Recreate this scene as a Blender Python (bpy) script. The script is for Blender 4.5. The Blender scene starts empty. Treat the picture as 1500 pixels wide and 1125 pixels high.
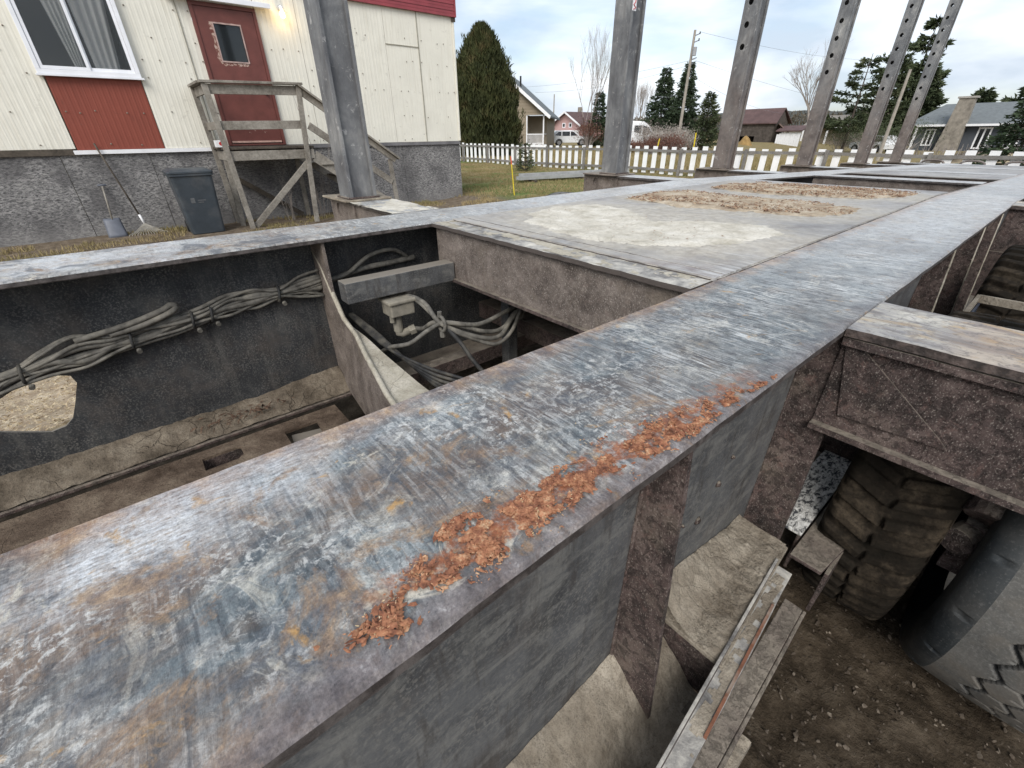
import bpy, bmesh, math, random
import numpy as np
from mathutils import Vector, Matrix
from mathutils.geometry import tessellate_polygon

SC = bpy.context.scene
COL = SC.collection
random.seed(7)
R = math.radians

# ------------------------------------------------------------------ camera
cam_d = bpy.data.cameras.new('camera')
cam = bpy.data.objects.new('camera', cam_d)
COL.objects.link(cam)
cam_d.sensor_width = 36.0
cam_d.lens = 36.0 * 636 / 1500
cam_d.clip_start = 0.02
cam_d.clip_end = 3000
fw = Vector((0.55086, 0.66825, -0.5)); rt = Vector((0.76825, -0.64008, -0.00907)); up = Vector((0.3261, 0.37913, 0.86598))
m = Matrix.Identity(4)
for i in range(3):
    m[i][0] = rt[i]; m[i][1] = up[i]; m[i][2] = -fw[i]
m.translation = Vector((0, 0, 1.5))
cam.matrix_world = m
SC.camera = cam

# ------------------------------------------------------------------ world, sun, exposure
SUN_EL, SUN_AZ = 40.0, 232.0
w = bpy.data.worlds.new('World'); SC.world = w; w.use_nodes = True
nt = w.node_tree; nt.nodes.clear()
wo = nt.nodes.new('ShaderNodeOutputWorld'); bg = nt.nodes.new('ShaderNodeBackground')
sky = nt.nodes.new('ShaderNodeTexSky'); sky.sky_type = 'NISHITA'; sky.sun_disc = False
sky.sun_elevation = R(SUN_EL); sky.sun_rotation = R(SUN_AZ); sky.air_density = 1.0; sky.dust_density = 1.5
tc = nt.nodes.new('ShaderNodeTexCoord'); mp = nt.nodes.new('ShaderNodeMapping')
mp.inputs['Scale'].default_value = (1.0, 1.0, 3.2); mp.inputs['Location'].default_value = (0.35, 0.1, 0.0)
n1 = nt.nodes.new('ShaderNodeTexNoise'); n1.inputs['Scale'].default_value = 1.9; n1.inputs['Detail'].default_value = 7; n1.inputs['Roughness'].default_value = 0.52
n1.inputs['Distortion'].default_value = 0.4
rp = nt.nodes.new('ShaderNodeValToRGB')
rp.color_ramp.elements[0].position = 0.40; rp.color_ramp.elements[0].color = (0.36, 0.36, 0.36, 1)
rp.color_ramp.elements[1].position = 0.56; rp.color_ramp.elements[1].color = (0.94, 0.94, 0.94, 1)
n2 = nt.nodes.new('ShaderNodeTexNoise'); n2.inputs['Scale'].default_value = 3.1; n2.inputs['Detail'].default_value = 6
rp2 = nt.nodes.new('ShaderNodeValToRGB')
rp2.color_ramp.elements[0].position = 0.38; rp2.color_ramp.elements[0].color = (4.3, 4.9, 5.7, 1)
rp2.color_ramp.elements[1].position = 0.58; rp2.color_ramp.elements[1].color = (7.5, 7.8, 8.2, 1)
mx = nt.nodes.new('ShaderNodeMix'); mx.data_type = 'RGBA'
L = nt.links
L.new(tc.outputs['Generated'], mp.inputs['Vector'])
L.new(mp.outputs['Vector'], n1.inputs['Vector']); L.new(mp.outputs['Vector'], n2.inputs['Vector'])
L.new(n1.outputs['Fac'], rp.inputs['Fac']); L.new(n2.outputs['Fac'], rp2.inputs['Fac'])
L.new(rp.outputs['Color'], mx.inputs['Factor']); L.new(sky.outputs['Color'], mx.inputs['A']); L.new(rp2.outputs['Color'], mx.inputs['B'])
L.new(mx.outputs['Result'], bg.inputs['Color']); bg.inputs['Strength'].default_value = 0.088
L.new(bg.outputs['Background'], wo.inputs['Surface'])
sd = bpy.data.lights.new('sun', 'SUN'); sun = bpy.data.objects.new('sun', sd); COL.objects.link(sun)
sd.energy = 1.5; sd.angle = R(32); sd.color = (1.0, 0.965, 0.92)
a, e = R(SUN_AZ), R(SUN_EL)
sdir = Vector((math.sin(a) * math.cos(e), math.cos(a) * math.cos(e), math.sin(e)))
sun.rotation_euler = sdir.to_track_quat('Z', 'Y').to_euler(); sun.location = (0, 0, 30)
SC.view_settings.view_transform = 'Standard'; SC.view_settings.look = 'None'
SC.view_settings.exposure = 0.88; SC.view_settings.gamma = 1.0; SC.view_settings.use_curve_mapping = False

# ------------------------------------------------------------------ numpy noise
def _h(ix, iy, s):
    v = np.sin(ix * 127.1 + iy * 311.7 + s * 74.7) * 43758.5453
    return v - np.floor(v)
def vnoise(x, y, s=0):
    x = np.asarray(x, float); y = np.asarray(y, float)
    ix = np.floor(x); iy = np.floor(y); fx = x - ix; fy = y - iy
    fx = fx * fx * (3 - 2 * fx); fy = fy * fy * (3 - 2 * fy)
    a_ = _h(ix, iy, s); b_ = _h(ix + 1, iy, s); c_ = _h(ix, iy + 1, s); d_ = _h(ix + 1, iy + 1, s)
    return (a_ * (1 - fx) + b_ * fx) * (1 - fy) + (c_ * (1 - fx) + d_ * fx) * fy
def fbm(x, y, s=0, o=5, g=0.5):
    t = 0; a_ = 1; n = 0
    for k in range(o):
        t = t + a_ * vnoise(np.asarray(x) * 2 ** k, np.asarray(y) * 2 ** k, s + k * 3.1); n += a_; a_ *= g
    return t / n

# ------------------------------------------------------------------ mesh helpers
WL = {}
def wloc(o):
    v = Vector((0, 0, 0))
    while o is not None:
        v = v + o.location; o = o.parent
    return v
def empty(name, loc, label=None, cat=None, group=None, rz=0.0):
    o = bpy.data.objects.new(name, None); COL.objects.link(o); o.location = loc; o.rotation_euler = (0, 0, rz)
    o.empty_display_size = 0.1
    tag(o, label, cat, group); return o
def tag(o, label=None, cat=None, group=None, kind=None):
    if label: o['label'] = label
    if cat: o['category'] = cat
    if group: o['group'] = group
    if kind: o['kind'] = kind
    return o
class MB:
    def __init__(s): s.V = []; s.F = []
    def add(s, v, f):
        n = len(s.V); s.V += [tuple(p) for p in v]; s.F += [tuple(i + n for i in q) for q in f]; return s
    def box(s, x0, x1, y0, y1, z0, z1):
        return s.add([(x0, y0, z0), (x1, y0, z0), (x1, y1, z0), (x0, y1, z0), (x0, y0, z1), (x1, y0, z1), (x1, y1, z1), (x0, y1, z1)],
                     [(0, 3, 2, 1), (4, 5, 6, 7), (0, 1, 5, 4), (1, 2, 6, 5), (2, 3, 7, 6), (3, 0, 4, 7)])
    def beam(s, p, q, w_, h_, upv=(0, 0, 1), off=0.0):
        p = Vector(p); q = Vector(q); d = (q - p).normalized(); u = Vector(upv)
        sd_ = d.cross(u)
        if sd_.length < 1e-4: sd_ = d.cross(Vector((1, 0, 0)))
        sd_.normalize(); u = sd_.cross(d)
        vs = []
        for c in (p, q):
            for a_, b_ in ((-1, -1), (1, -1), (1, 1), (-1, 1)): vs.append(c + sd_ * (a_ * w_ / 2) + u * (b_ * h_ / 2))
        return s.add(vs, [(0, 3, 2, 1), (4, 5, 6, 7), (0, 1, 5, 4), (1, 2, 6, 5), (2, 3, 7, 6), (3, 0, 4, 7)])
    def tube(s, pts, r, n=8, caps=True):
        pts = [Vector(p) for p in pts]; rs = r if isinstance(r, (list, tuple)) else [r] * len(pts)
        base = len(s.V); prev = None
        for i, p in enumerate(pts):
            d = (pts[min(i + 1, len(pts) - 1)] - pts[max(i - 1, 0)]).normalized()
            if prev is None:
                a_ = d.orthogonal().normalized()
            else:
                a_ = (prev - d * prev.dot(d)).normalized()
            prev = a_; b_ = d.cross(a_)
            for k in range(n):
                t = 2 * math.pi * k / n
                s.V.append(tuple(p + (a_ * math.cos(t) + b_ * math.sin(t)) * rs[i]))
        for i in range(len(pts) - 1):
            for k in range(n):
                k2 = (k + 1) % n
                s.F.append((base + i * n + k, base + i * n + k2, base + (i + 1) * n + k2, base + (i + 1) * n + k))
        if caps:
            s.F.append(tuple(base + k for k in range(n))[::-1]); s.F.append(tuple(base + (len(pts) - 1) * n + k for k in range(n)))
        return s
    def cyl(s, p, q, r, n=16, r2=None): return s.tube([p, q], [r, r if r2 is None else r2], n)
    def loft(s, xs, sec, caps=True):
        base = len(s.V); n = None
        for x in xs:
            pr = sec(x); n = len(pr)
            for (y, z) in pr: s.V.append((x, y, z))
        for i in range(len(xs) - 1):
            for k in range(n):
                k2 = (k + 1) % n
                s.F.append((base + i * n + k, base + i * n + k2, base + (i + 1) * n + k2, base + (i + 1) * n + k))
        if caps:
            s.F.append(tuple(base + k for k in range(n))[::-1]); s.F.append(tuple(base + (len(xs) - 1) * n + k for k in range(n)))
        return s
    def plate(s, outer, holes, f0, f1):
        # 2D outline with holes between two mappings (u,v)->xyz
        polys = [outer] + list(holes)
        tri = tessellate_polygon([[Vector((p[0], p[1], 0)) for p in q] for q in polys])
        flat = [p for q in polys for p in q]; n = len(flat); base = len(s.V)
        s.V += [tuple(f0(*p)) for p in flat] + [tuple(f1(*p)) for p in flat]
        for t in tri:
            s.F.append(tuple(base + i for i in t)); s.F.append(tuple(base + n + i for i in reversed(t)))
        k = 0
        for q in polys:
            for i in range(len(q)):
                j = (i + 1) % len(q)
                s.F.append((base + k + i, base + k + j, base + n + k + j, base + n + k + i))
            k += len(q)
        return s
    def grid(s, P_, nu, nv, mask=None):
        base = len(s.V); s.V += [tuple(p) for p in np.asarray(P_).reshape(-1, 3)]
        for i in range(nu - 1):
            for j in range(nv - 1):
                if mask is not None and not mask[i, j]: continue
                s.F.append((base + i * nv + j, base + (i + 1) * nv + j, base + (i + 1) * nv + j + 1, base + i * nv + j + 1))
        return s
    def bend(s, f): s.V = [f(v) for v in s.V]; return s
    def build(s, name, mat, parent=None, local=False, bevel=0, smooth=False, kind=None, loc=None, fixn=True):
        me = bpy.data.meshes.new(name)
        off = Vector((0, 0, 0))
        if not local:
            if parent is not None: off = wloc(parent) + (Vector(loc) if loc else Vector((0, 0, 0)))
            elif loc: off = Vector(loc)
        vs = [(v[0] - off.x, v[1] - off.y, v[2] - off.z) for v in s.V]
        me.from_pydata(vs, [], s.F)
        if fixn and len(s.F) < 60000:
            bm = bmesh.new(); bm.from_mesh(me); bmesh.ops.recalc_face_normals(bm, faces=bm.faces); bm.to_mesh(me); bm.free()
        me.materials.append(mat)
        if smooth: me.polygons.foreach_set('use_smooth', [True] * len(me.polygons))
        o = bpy.data.objects.new(name, me); COL.objects.link(o)
        if parent is not None: o.parent = parent
        if loc: o.location = loc
        if bevel:
            b = o.modifiers.new('bevel', 'BEVEL'); b.width = bevel; b.segments = 2; b.limit_method = 'ANGLE'; b.angle_limit = R(40)
        if kind: o['kind'] = kind
        return o
def fast_mesh(name, V, F, mat, parent=None, loc=None, kind=None, smooth=False):
    """V (n,3) array, F (m,k) array of equal-sided faces"""
    V = np.asarray(V, np.float32); F = np.asarray(F, np.int32); k = F.shape[1]
    off = Vector((0, 0, 0))
    if parent is not None: off = wloc(parent)
    if loc is not None: off = off + Vector(loc)
    V = V - np.array(off, np.float32)
    me = bpy.data.meshes.new(name)
    me.vertices.add(len(V)); me.vertices.foreach_set('co', V.ravel())
    me.loops.add(F.size); me.loops.foreach_set('vertex_index', F.ravel())
    me.polygons.add(len(F)); me.polygons.foreach_set('loop_start', np.arange(0, F.size, k, dtype=np.int32))
    me.polygons.foreach_set('loop_total', np.full(len(F), k, np.int32))
    if smooth: me.polygons.foreach_set('use_smooth', np.ones(len(F), bool))
    me.update(calc_edges=True); me.materials.append(mat)
    o = bpy.data.objects.new(name, me); COL.objects.link(o)
    if parent is not None: o.parent = parent
    if loc is not None: o.location = loc
    if kind: o['kind'] = kind
    return o
def dup(root, loc=None, rz=None, label=None):
    r = root.copy(); COL.objects.link(r)
    if loc is not None: r.location = loc
    if rz is not None: r.rotation_euler = (0, 0, rz)
    if label: r['label'] = label
    for ch in list(root.children):
        c = ch.copy(); COL.objects.link(c); c.parent = r
        for g in list(ch.children):
            d = g.copy(); COL.objects.link(d); d.parent = c
    return r

# ------------------------------------------------------------------ material helpers
class Mat:
    def __init__(s, name, rough=0.7, spec=0.4, metal=0.0):
        s.m = bpy.data.materials.new(name); s.m.use_nodes = True; s.t = s.m.node_tree
        s.b = s.t.nodes['Principled BSDF']; s.b.inputs['Roughness'].default_value = rough
        s.b.inputs['Specular IOR Level'].default_value = spec; s.b.inputs['Metallic'].default_value = metal
        g = s.t.nodes.new('ShaderNodeNewGeometry'); s.P = g.outputs['Position']; s.Nrm = g.outputs['Normal']
        s.sep = None; s.h = None
    def n(s, ty): return s.t.nodes.new(ty)
    def lk(s, a_, b_):
        if isinstance(a_, (int, float)): b_.default_value = a_
        elif isinstance(a_, tuple): b_.default_value = a_ if len(a_) != 3 or b_.type == 'VECTOR' else (*a_, 1)
        else: s.t.links.new(a_, b_)
    def map(s, scale=(1, 1, 1), loc=(0, 0, 0), rot=(0, 0, 0), src=None):
        q = s.n('ShaderNodeMapping'); q.inputs['Scale'].default_value = scale; q.inputs['Location'].default_value = loc
        q.inputs['Rotation'].default_value = rot
        s.t.links.new(src or s.P, q.inputs['Vector']); return q.outputs['Vector']
    def noise(s, sc, det=5, ro=0.55, v=None, dist=0.0, off=0.0):
        q = s.n('ShaderNodeTexNoise'); q.inputs['Scale'].default_value = sc; q.inputs['Detail'].default_value = det
        q.inputs['Roughness'].default_value = ro; q.inputs['Distortion'].default_value = dist
        if off: v = s.map(loc=(off, off * 1.7, off * 0.6), src=v)
        s.t.links.new(v or s.P, q.inputs['Vector']); return q.outputs['Fac']
    def vor(s, sc, v=None, feat='F1', rnd=1.0):
        q = s.n('ShaderNodeTexVoronoi'); q.feature = feat; q.inputs['Scale'].default_value = sc; q.inputs['Randomness'].default_value = rnd
        s.t.links.new(v or s.P, q.inputs['Vector']); return q.outputs['Distance'], (q.outputs['Color'] if feat != 'DISTANCE_TO_EDGE' else None)
    def ramp(s, f, stops, interp='LINEAR'):
        q = s.n('ShaderNodeValToRGB'); cr = q.color_ramp; cr.interpolation = interp
        while len(cr.elements) < len(stops): cr.elements.new(0.5)
        for e_, (p, c) in zip(cr.elements, stops):
            e_.position = p; e_.color = (c, c, c, 1) if isinstance(c, (int, float)) else (*c, 1)
        s.t.links.new(f, q.inputs['Fac']); return q.outputs['Color']
    def mix(s, f, a_, b_, mode='MIX'):
        q = s.n('ShaderNodeMix'); q.data_type = 'RGBA'; q.blend_type = mode
        s.lk(f, q.inputs['Factor']); s.lk(a_, q.inputs['A']); s.lk(b_, q.inputs['B']); return q.outputs['Result']
    def math(s, op, a_, b_=0.0, c_=None):
        q = s.n('ShaderNodeMath'); q.operation = op; s.lk(a_, q.inputs[0]); s.lk(b_, q.inputs[1])
        if c_ is not None: s.lk(c_, q.inputs[2])
        return q.outputs[0]
    def xyz(s):
        if s.sep is None:
            s.sep = s.n('ShaderNodeSeparateXYZ'); s.t.links.new(s.P, s.sep.inputs[0])
        return s.sep.outputs
    def nz(s):
        q = s.n('ShaderNodeSeparateXYZ'); s.t.links.new(s.Nrm, q.inputs[0]); return q.outputs['Z']
    def mr(s, v, a_, b_, c_=0.0, d_=1.0):
        q = s.n('ShaderNodeMapRange'); q.interpolation_type = 'SMOOTHSTEP'; s.lk(v, q.inputs['Value'])
        for k, x in zip(('From Min', 'From Max', 'To Min', 'To Max'), (a_, b_, c_, d_)): q.inputs[k].default_value = x
        return q.outputs['Result']
    def done(s, col, bump=None, dist=0.01, strength=0.6, rough=None):
        s.lk(col, s.b.inputs['Base Color'])
        if rough is not None: s.lk(rough, s.b.inputs['Roughness'])
        if bump is not None:
            q = s.n('ShaderNodeBump'); q.inputs['Strength'].default_value = strength; q.inputs['Distance'].default_value = dist
            s.lk(bump, q.inputs['Height']); s.t.links.new(q.outputs['Normal'], s.b.inputs['Normal'])
        return s.m
def contrast(M, c, g=1.3, k=1.25):
    q = M.n('ShaderNodeGamma'); q.inputs['Gamma'].default_value = g; M.lk(c, q.inputs['Color'])
    return M.mix(1.0, q.outputs['Color'], (k, k, k), 'MULTIPLY')
def mul(M, *a_):
    r = a_[0]
    for b_ in a_[1:]: r = M.math('MULTIPLY', r, b_)
    return r

def mat_plain(name, col, rough=0.6, var=0.25, sc=8.0, spec=0.4, metal=0.0, bump=0.0, dirt=None):
    M = Mat(name, rough, spec, metal)
    f = M.noise(sc, 6, 0.6)
    lo = tuple(c * (1 - var) for c in col); hi = tuple(min(1, c * (1 + var)) for c in col)
    c = M.ramp(f, [(0.3, lo), (0.7, hi)])
    if dirt: c = M.mix(M.ramp(M.noise(sc * 0.4, 6, 0.65, off=3.0), [(0.48, 0.0), (0.66, 0.8)]), c, dirt)
    return M.done(c, M.noise(sc * 8, 4, 0.6) if bump else None, 0.004, bump or 0.1)

# worn painted steel, on the top faces of the trailer frame
def mat_steel_top():
    M = Mat('worn_steel_paint', 0.42, 0.45); X, Y, Z = M.xyz()
    g = M.noise(11, 10, 0.68, M.map((1.5, 1.0, 1)), 0.6)
    c = M.ramp(g, [(0.30, (0.046, 0.053, 0.060)), (0.43, (0.092, 0.110, 0.122)), (0.53, (0.158, 0.182, 0.192)), (0.64, (0.25, 0.268, 0.270)), (0.74, (0.42, 0.41, 0.385))])
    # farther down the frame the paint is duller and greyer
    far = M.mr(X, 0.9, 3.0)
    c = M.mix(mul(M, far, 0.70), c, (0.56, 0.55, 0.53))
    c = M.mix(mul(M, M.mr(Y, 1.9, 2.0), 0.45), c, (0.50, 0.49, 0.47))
    warm = M.ramp(M.noise(3.4, 9, 0.68, M.map((1, 1.4, 1), (4.2, 1.1, 0)), 0.5), [(0.42, 0.0), (0.56, 0.9)])
    warmx = M.mr(X, 0.9, 0.0, 0.25, 1.0)
    wc = M.ramp(M.noise(9, 7, 0.7, off=6.0), [(0.35, (0.105, 0.072, 0.060)), (0.52, (0.19, 0.135, 0.098)), (0.62, (0.32, 0.215, 0.12)), (0.72, (0.42, 0.31, 0.17))])
    c = M.mix(mul(M, warm, warmx), c, wc)
    # pale scuffs dragged across the frame
    wob = M.n('ShaderNodeVectorMath'); wob.operation = 'ADD'
    wn = M.n('ShaderNodeTexNoise'); wn.inputs['Scale'].default_value = 5.0; wn.inputs['Detail'].default_value = 3; M.t.links.new(M.P, wn.inputs['Vector'])
    sc_ = M.n('ShaderNodeVectorMath'); sc_.operation = 'SCALE'; sc_.inputs['Scale'].default_value = 0.035; M.t.links.new(wn.outputs['Color'], sc_.inputs[0])
    M.t.links.new(M.P, wob.inputs[0]); M.t.links.new(sc_.outputs[0], wob.inputs[1]); PW = wob.outputs[0]
    s1 = M.noise(1.0, 6, 0.66, M.map((120, 13, 1), src=PW))
    s2 = M.noise(1.0, 4, 0.6, M.map((260, 30, 1), (3, 0, 0), src=PW))
    big = M.ramp(M.noise(4.2, 7, 0.62, M.map((1.6, 0.8, 1), (9, 0, 0))), [(0.42, 0.0), (0.60, 1.0)])
    sx = M.mr(X, 0.05, 0.9, 0.35, 1.0)
    str1 = mul(M, M.ramp(s1, [(0.49, 0.0), (0.57, 1.0)]), big, sx)
    str2 = mul(M, M.ramp(s2, [(0.52, 0.0), (0.62, 0.75)]), M.ramp(M.noise(6, 5, 0.6, off=2.0), [(0.42, 0.0), (0.62, 1.0)]), sx)
    st = M.math('MAXIMUM', str1, str2)
    c = M.mix(mul(M, st, 0.80), c, (0.60, 0.61, 0.60))
    iso = mul(M, M.ramp(M.noise(75, 8, 0.75, off=21.0, dist=0.5), [(0.50, 0.0), (0.58, 0.8)]), M.ramp(M.noise(5.5, 6, 0.65, off=31.0), [(0.44, 0.0), (0.58, 1.0)]))
    c = M.mix(mul(M, iso, M.mr(X, 1.3, 0.3, 0.4, 1.0)), c, (0.52, 0.52, 0.50))
    isd = M.ramp(M.noise(48, 8, 0.75, off=27.0, dist=0.4), [(0.54, 0.0), (0.62, 0.65)])
    c = M.mix(isd, c, (0.075, 0.08, 0.088))
    dk = mul(M, M.ramp(M.noise(1.0, 5, 0.6, M.map((120, 9, 1), (7, 3, 0), src=PW)), [(0.56, 0.0), (0.66, 0.7)]), 0.9)
    c = M.mix(dk, c, (0.055, 0.06, 0.07))
    # diagonal brushed scuffs, pale sheen painted into the colour, near the inner edge
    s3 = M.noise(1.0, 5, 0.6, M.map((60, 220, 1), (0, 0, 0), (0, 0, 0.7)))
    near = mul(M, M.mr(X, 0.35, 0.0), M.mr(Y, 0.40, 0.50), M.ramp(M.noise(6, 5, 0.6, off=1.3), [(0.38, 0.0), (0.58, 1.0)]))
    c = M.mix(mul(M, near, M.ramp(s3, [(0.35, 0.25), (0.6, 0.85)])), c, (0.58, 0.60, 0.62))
    # chalky splats
    sp = mul(M, M.ramp(M.noise(13, 8, 0.7, off=11.0, dist=1.1), [(0.585, 0.0), (0.64, 0.9)]), M.ramp(M.noise(2.8, 3, 0.5, off=5.0), [(0.45, 0.15), (0.6, 1.0)]))
    c = M.mix(sp, c, (0.50, 0.47, 0.40))
    lowx = M.mr(X, 1.1, 0.35, 0.25, 1.0)
    ds = M.ramp(M.noise(5.2, 8, 0.7, off=51.0, dist=0.6), [(0.53, 0.0), (0.60, 0.75)])
    c = M.mix(mul(M, ds, lowx), c, M.ramp(M.noise(60, 6, 0.7, off=3.3), [(0.35, (0.050, 0.058, 0.072)), (0.6, (0.115, 0.128, 0.148))]))
    ck = mul(M, M.ramp(M.noise(8.5, 10, 0.76, off=41.0, dist=0.9), [(0.55, 0.0), (0.64, 0.9)]), M.ramp(M.noise(70, 6, 0.75, off=1.9), [(0.40, 0.25), (0.55, 1.0)]))
    c = M.mix(mul(M, ck, 0.68), c, (0.60, 0.58, 0.52))
    tn = M.ramp(M.noise(6.3, 9, 0.72, off=61.0, dist=0.7), [(0.55, 0.0), (0.62, 0.75)])
    c = M.mix(mul(M, tn, lowx), c, M.ramp(M.noise(50, 6, 0.7, off=8.3), [(0.38, (0.15, 0.10, 0.075)), (0.62, (0.36, 0.25, 0.15))]))
    oc = mul(M, M.ramp(M.noise(19, 6, 0.62, off=17.0, dist=0.8), [(0.62, 0.0), (0.70, 0.8)]), M.ramp(M.noise(80, 5, 0.7, off=2.2), [(0.40, 0.2), (0.55, 1.0)]))
    c = M.mix(oc, c, (0.42, 0.25, 0.085))
    # primer showing along both long edges
    en = M.math('MULTIPLY', M.math('SUBTRACT', M.noise(14, 6, 0.6), 0.5), 0.10)
    e1 = M.mr(M.math('ADD', Y, en), 0.262, 0.222)
    c = M.mix(mul(M, e1, 0.72, M.mr(X, 1.6, 0.4, 0.35, 1.0)), c, M.ramp(M.noise(40, 6, 0.7), [(0.4, (0.105, 0.085, 0.083)), (0.6, (0.23, 0.20, 0.195)), (0.72, (0.46, 0.44, 0.43))]))
    e2 = mul(M, M.mr(M.math('ADD', Y, M.math('MULTIPLY', en, 1.3)), 0.520, 0.582), M.mr(Y, 0.60, 0.59))
    c = M.mix(mul(M, e2, 0.50), c, M.ramp(M.noise(22, 6, 0.7, off=4.0), [(0.38, (0.15, 0.10, 0.085)), (0.52, (0.30, 0.18, 0.11)), (0.64, (0.48, 0.30, 0.15))]))
    # rust stain below the flakes
    rd = M.math('ABSOLUTE', M.math('SUBTRACT', M.math('SUBTRACT', Y, M.math('MULTIPLY', X, -0.035)), 0.282))
    rn = M.math('MULTIPLY', M.math('SUBTRACT', M.noise(26, 8, 0.7, off=8.0), 0.5), 0.16)
    rs = mul(M, M.mr(M.math('ADD', rd, rn), 0.026, 0.004), M.mr(X, 0.02, 0.12), M.mr(X, 0.85, 0.6))
    c = M.mix(mul(M, rs, M.ramp(M.noise(55, 6, 0.75, off=4.4), [(0.42, 0.25), (0.56, 0.95)])), c, M.ramp(M.noise(60, 6, 0.7), [(0.35, (0.17, 0.062, 0.030)), (0.55, (0.30, 0.115, 0.05)), (0.7, (0.48, 0.33, 0.20))]))
    pit = M.ramp(M.noise(150, 3, 0.6), [(0.30, 1.0), (0.38, 0.0)])
    c = M.mix(mul(M, pit, 0.5), c, (0.05, 0.05, 0.055))
    c = contrast(M, c, 1.12, 1.12)
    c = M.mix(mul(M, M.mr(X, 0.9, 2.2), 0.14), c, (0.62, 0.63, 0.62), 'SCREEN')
    gr = M.ramp(M.noise(420, 2, 0.5), [(0.3, 0.78), (0.7, 1.2)])
    c = M.mix(1.0, c, gr, 'MULTIPLY')
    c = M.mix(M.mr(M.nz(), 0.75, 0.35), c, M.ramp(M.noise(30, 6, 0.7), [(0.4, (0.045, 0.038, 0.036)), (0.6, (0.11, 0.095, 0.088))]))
    h = M.math('ADD', M.math('MULTIPLY', s1, 0.35), M.math('ADD', M.math('MULTIPLY', M.noise(90, 6, 0.7), 0.55), M.math('MULTIPLY', g, 0.6)))
    ro = M.mr(M.noise(30, 5, 0.6), 0.35, 0.65, 0.33, 0.62)
    return M.done(c, h, 0.0035, 0.75, ro)
def mat_brown_steel(name='brown_primer_steel', base=((0.032, 0.024, 0.022), (0.085, 0.060, 0.054), (0.145, 0.108, 0.096)), speck=0.5, dust=0.5, flake=0.5):
    M = Mat(name, 0.72, 0.3)
    c = M.ramp(M.noise(9, 9, 0.68, dist=0.3), [(0.35, base[0]), (0.52, base[1]), (0.68, base[2])])
    d, _ = M.vor(95)
    dn = M.ramp(M.noise(70, 3, 0.6, off=2.0), [(0.5, 0.0), (0.6, 1.0)])
    c = M.mix(mul(M, M.ramp(d, [(0.10, 1.0), (0.20, 0.0)]), dn, speck), c, (0.30, 0.25, 0.215))
    fs = mul(M, M.ramp(M.noise(1.0, 3, 0.7, M.map((330, 330, 210))), [(0.57, 0.0), (0.66, 1.0)]), speck)
    c = M.mix(fs, c, (0.44, 0.39, 0.34))
    d2 = M.ramp(M.noise(5, 8, 0.7, off=7.0), [(0.52, 0.0), (0.68, dust)])
    c = M.mix(d2, c, (0.20, 0.165, 0.13))
    fl = M.ramp(M.noise(44, 8, 0.76, off=19.0, dist=0.5), [(0.52, 0.0), (0.58, flake)])
    c = M.mix(fl, c, tuple(x * 0.55 for x in base[0]))
    fr = M.ramp(M.noise(23, 8, 0.76, off=29.0, dist=0.4), [(0.56, 0.0), (0.64, flake * .8)])
    c = M.mix(fr, c, (base[2][0] * 1.35, base[2][1] * 1.1, base[2][2] * 1.05))
    up_ = M.mr(M.nz(), 0.5, 0.9); c = M.mix(mul(M, up_, M.ramp(M.noise(12, 6, 0.6, off=1.0), [(0.35, 0.45), (0.6, 0.95)])), c, (0.26, 0.225, 0.18))
    h = M.math('SUBTRACT', M.math('ADD', M.noise(38, 7, 0.7), M.math('MULTIPLY', M.noise(7, 4, 0.6), 0.8)), M.math('MULTIPLY', fl, 0.5))
    return M.done(c, h, 0.010, 0.85)
def mat_dark_web(name='dusty_black_steel', grey=0.0, speck=0.5):
    M = Mat(name, 0.6, 0.35); X, Y, Z = M.xyz()
    c = M.ramp(M.noise(6, 9, 0.66, dist=0.2), [(0.35, (0.018 + grey * .5, 0.019 + grey * .5, 0.021 + grey * .5)), (0.55, (0.036 + grey, 0.038 + grey, 0.041 + grey)), (0.7, (0.075 + grey, 0.075 + grey, 0.072 + grey))])
    sp = mul(M, M.ramp(M.noise(150, 3, 0.7), [(0.50, 0.0), (0.62, 1.0)]), M.ramp(M.noise(9, 5, 0.6, off=4.0), [(0.35, 0.25), (0.65, 1.0)]), speck)
    c = M.mix(sp, c, (0.23, 0.22, 0.20))
    run = M.ramp(M.noise(1.0, 6, 0.65, M.map((26, 26, 3.2), rot=(0, 0.5, 0))), [(0.50, 0.0), (0.72, 0.35)])
    c = M.mix(run, c, (0.15, 0.145, 0.13))
    c = M.mix(M.ramp(M.noise(4.5, 8, 0.7, off=14.0), [(0.50, 0.0), (0.64, 0.45)]), c, (0.085, 0.070, 0.060))
    if grey:
        c = M.mix(M.ramp(M.noise(1.0, 7, 0.7, M.map((9, 9, 26), rot=(0, 0.6, 0.2)), 0.8), [(0.50, 0.0), (0.62, 0.55)]), c, (0.20, 0.195, 0.18))
        c = M.mix(M.ramp(M.noise(1.0, 7, 0.7, M.map((34, 34, 5)), 0.3), [(0.54, 0.0), (0.66, 0.6)]), c, (0.045, 0.038, 0.034))
        tz = mul(M, M.mr(M.math('ADD', Z, M.math('MULTIPLY', M.noise(8, 6, 0.7), 0.25)), 1.08, 1.20), 0.7); c = M.mix(tz, c, (0.065, 0.052, 0.046))
    up_ = M.mr(M.nz(), 0.5, 0.9); c = M.mix(mul(M, up_, 0.8), c, (0.25, 0.22, 0.18))
    h = M.math('ADD', M.noise(80, 6, 0.7), M.noise(9, 4, 0.6))
    return M.done(c, h, 0.003, 0.6)
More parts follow.
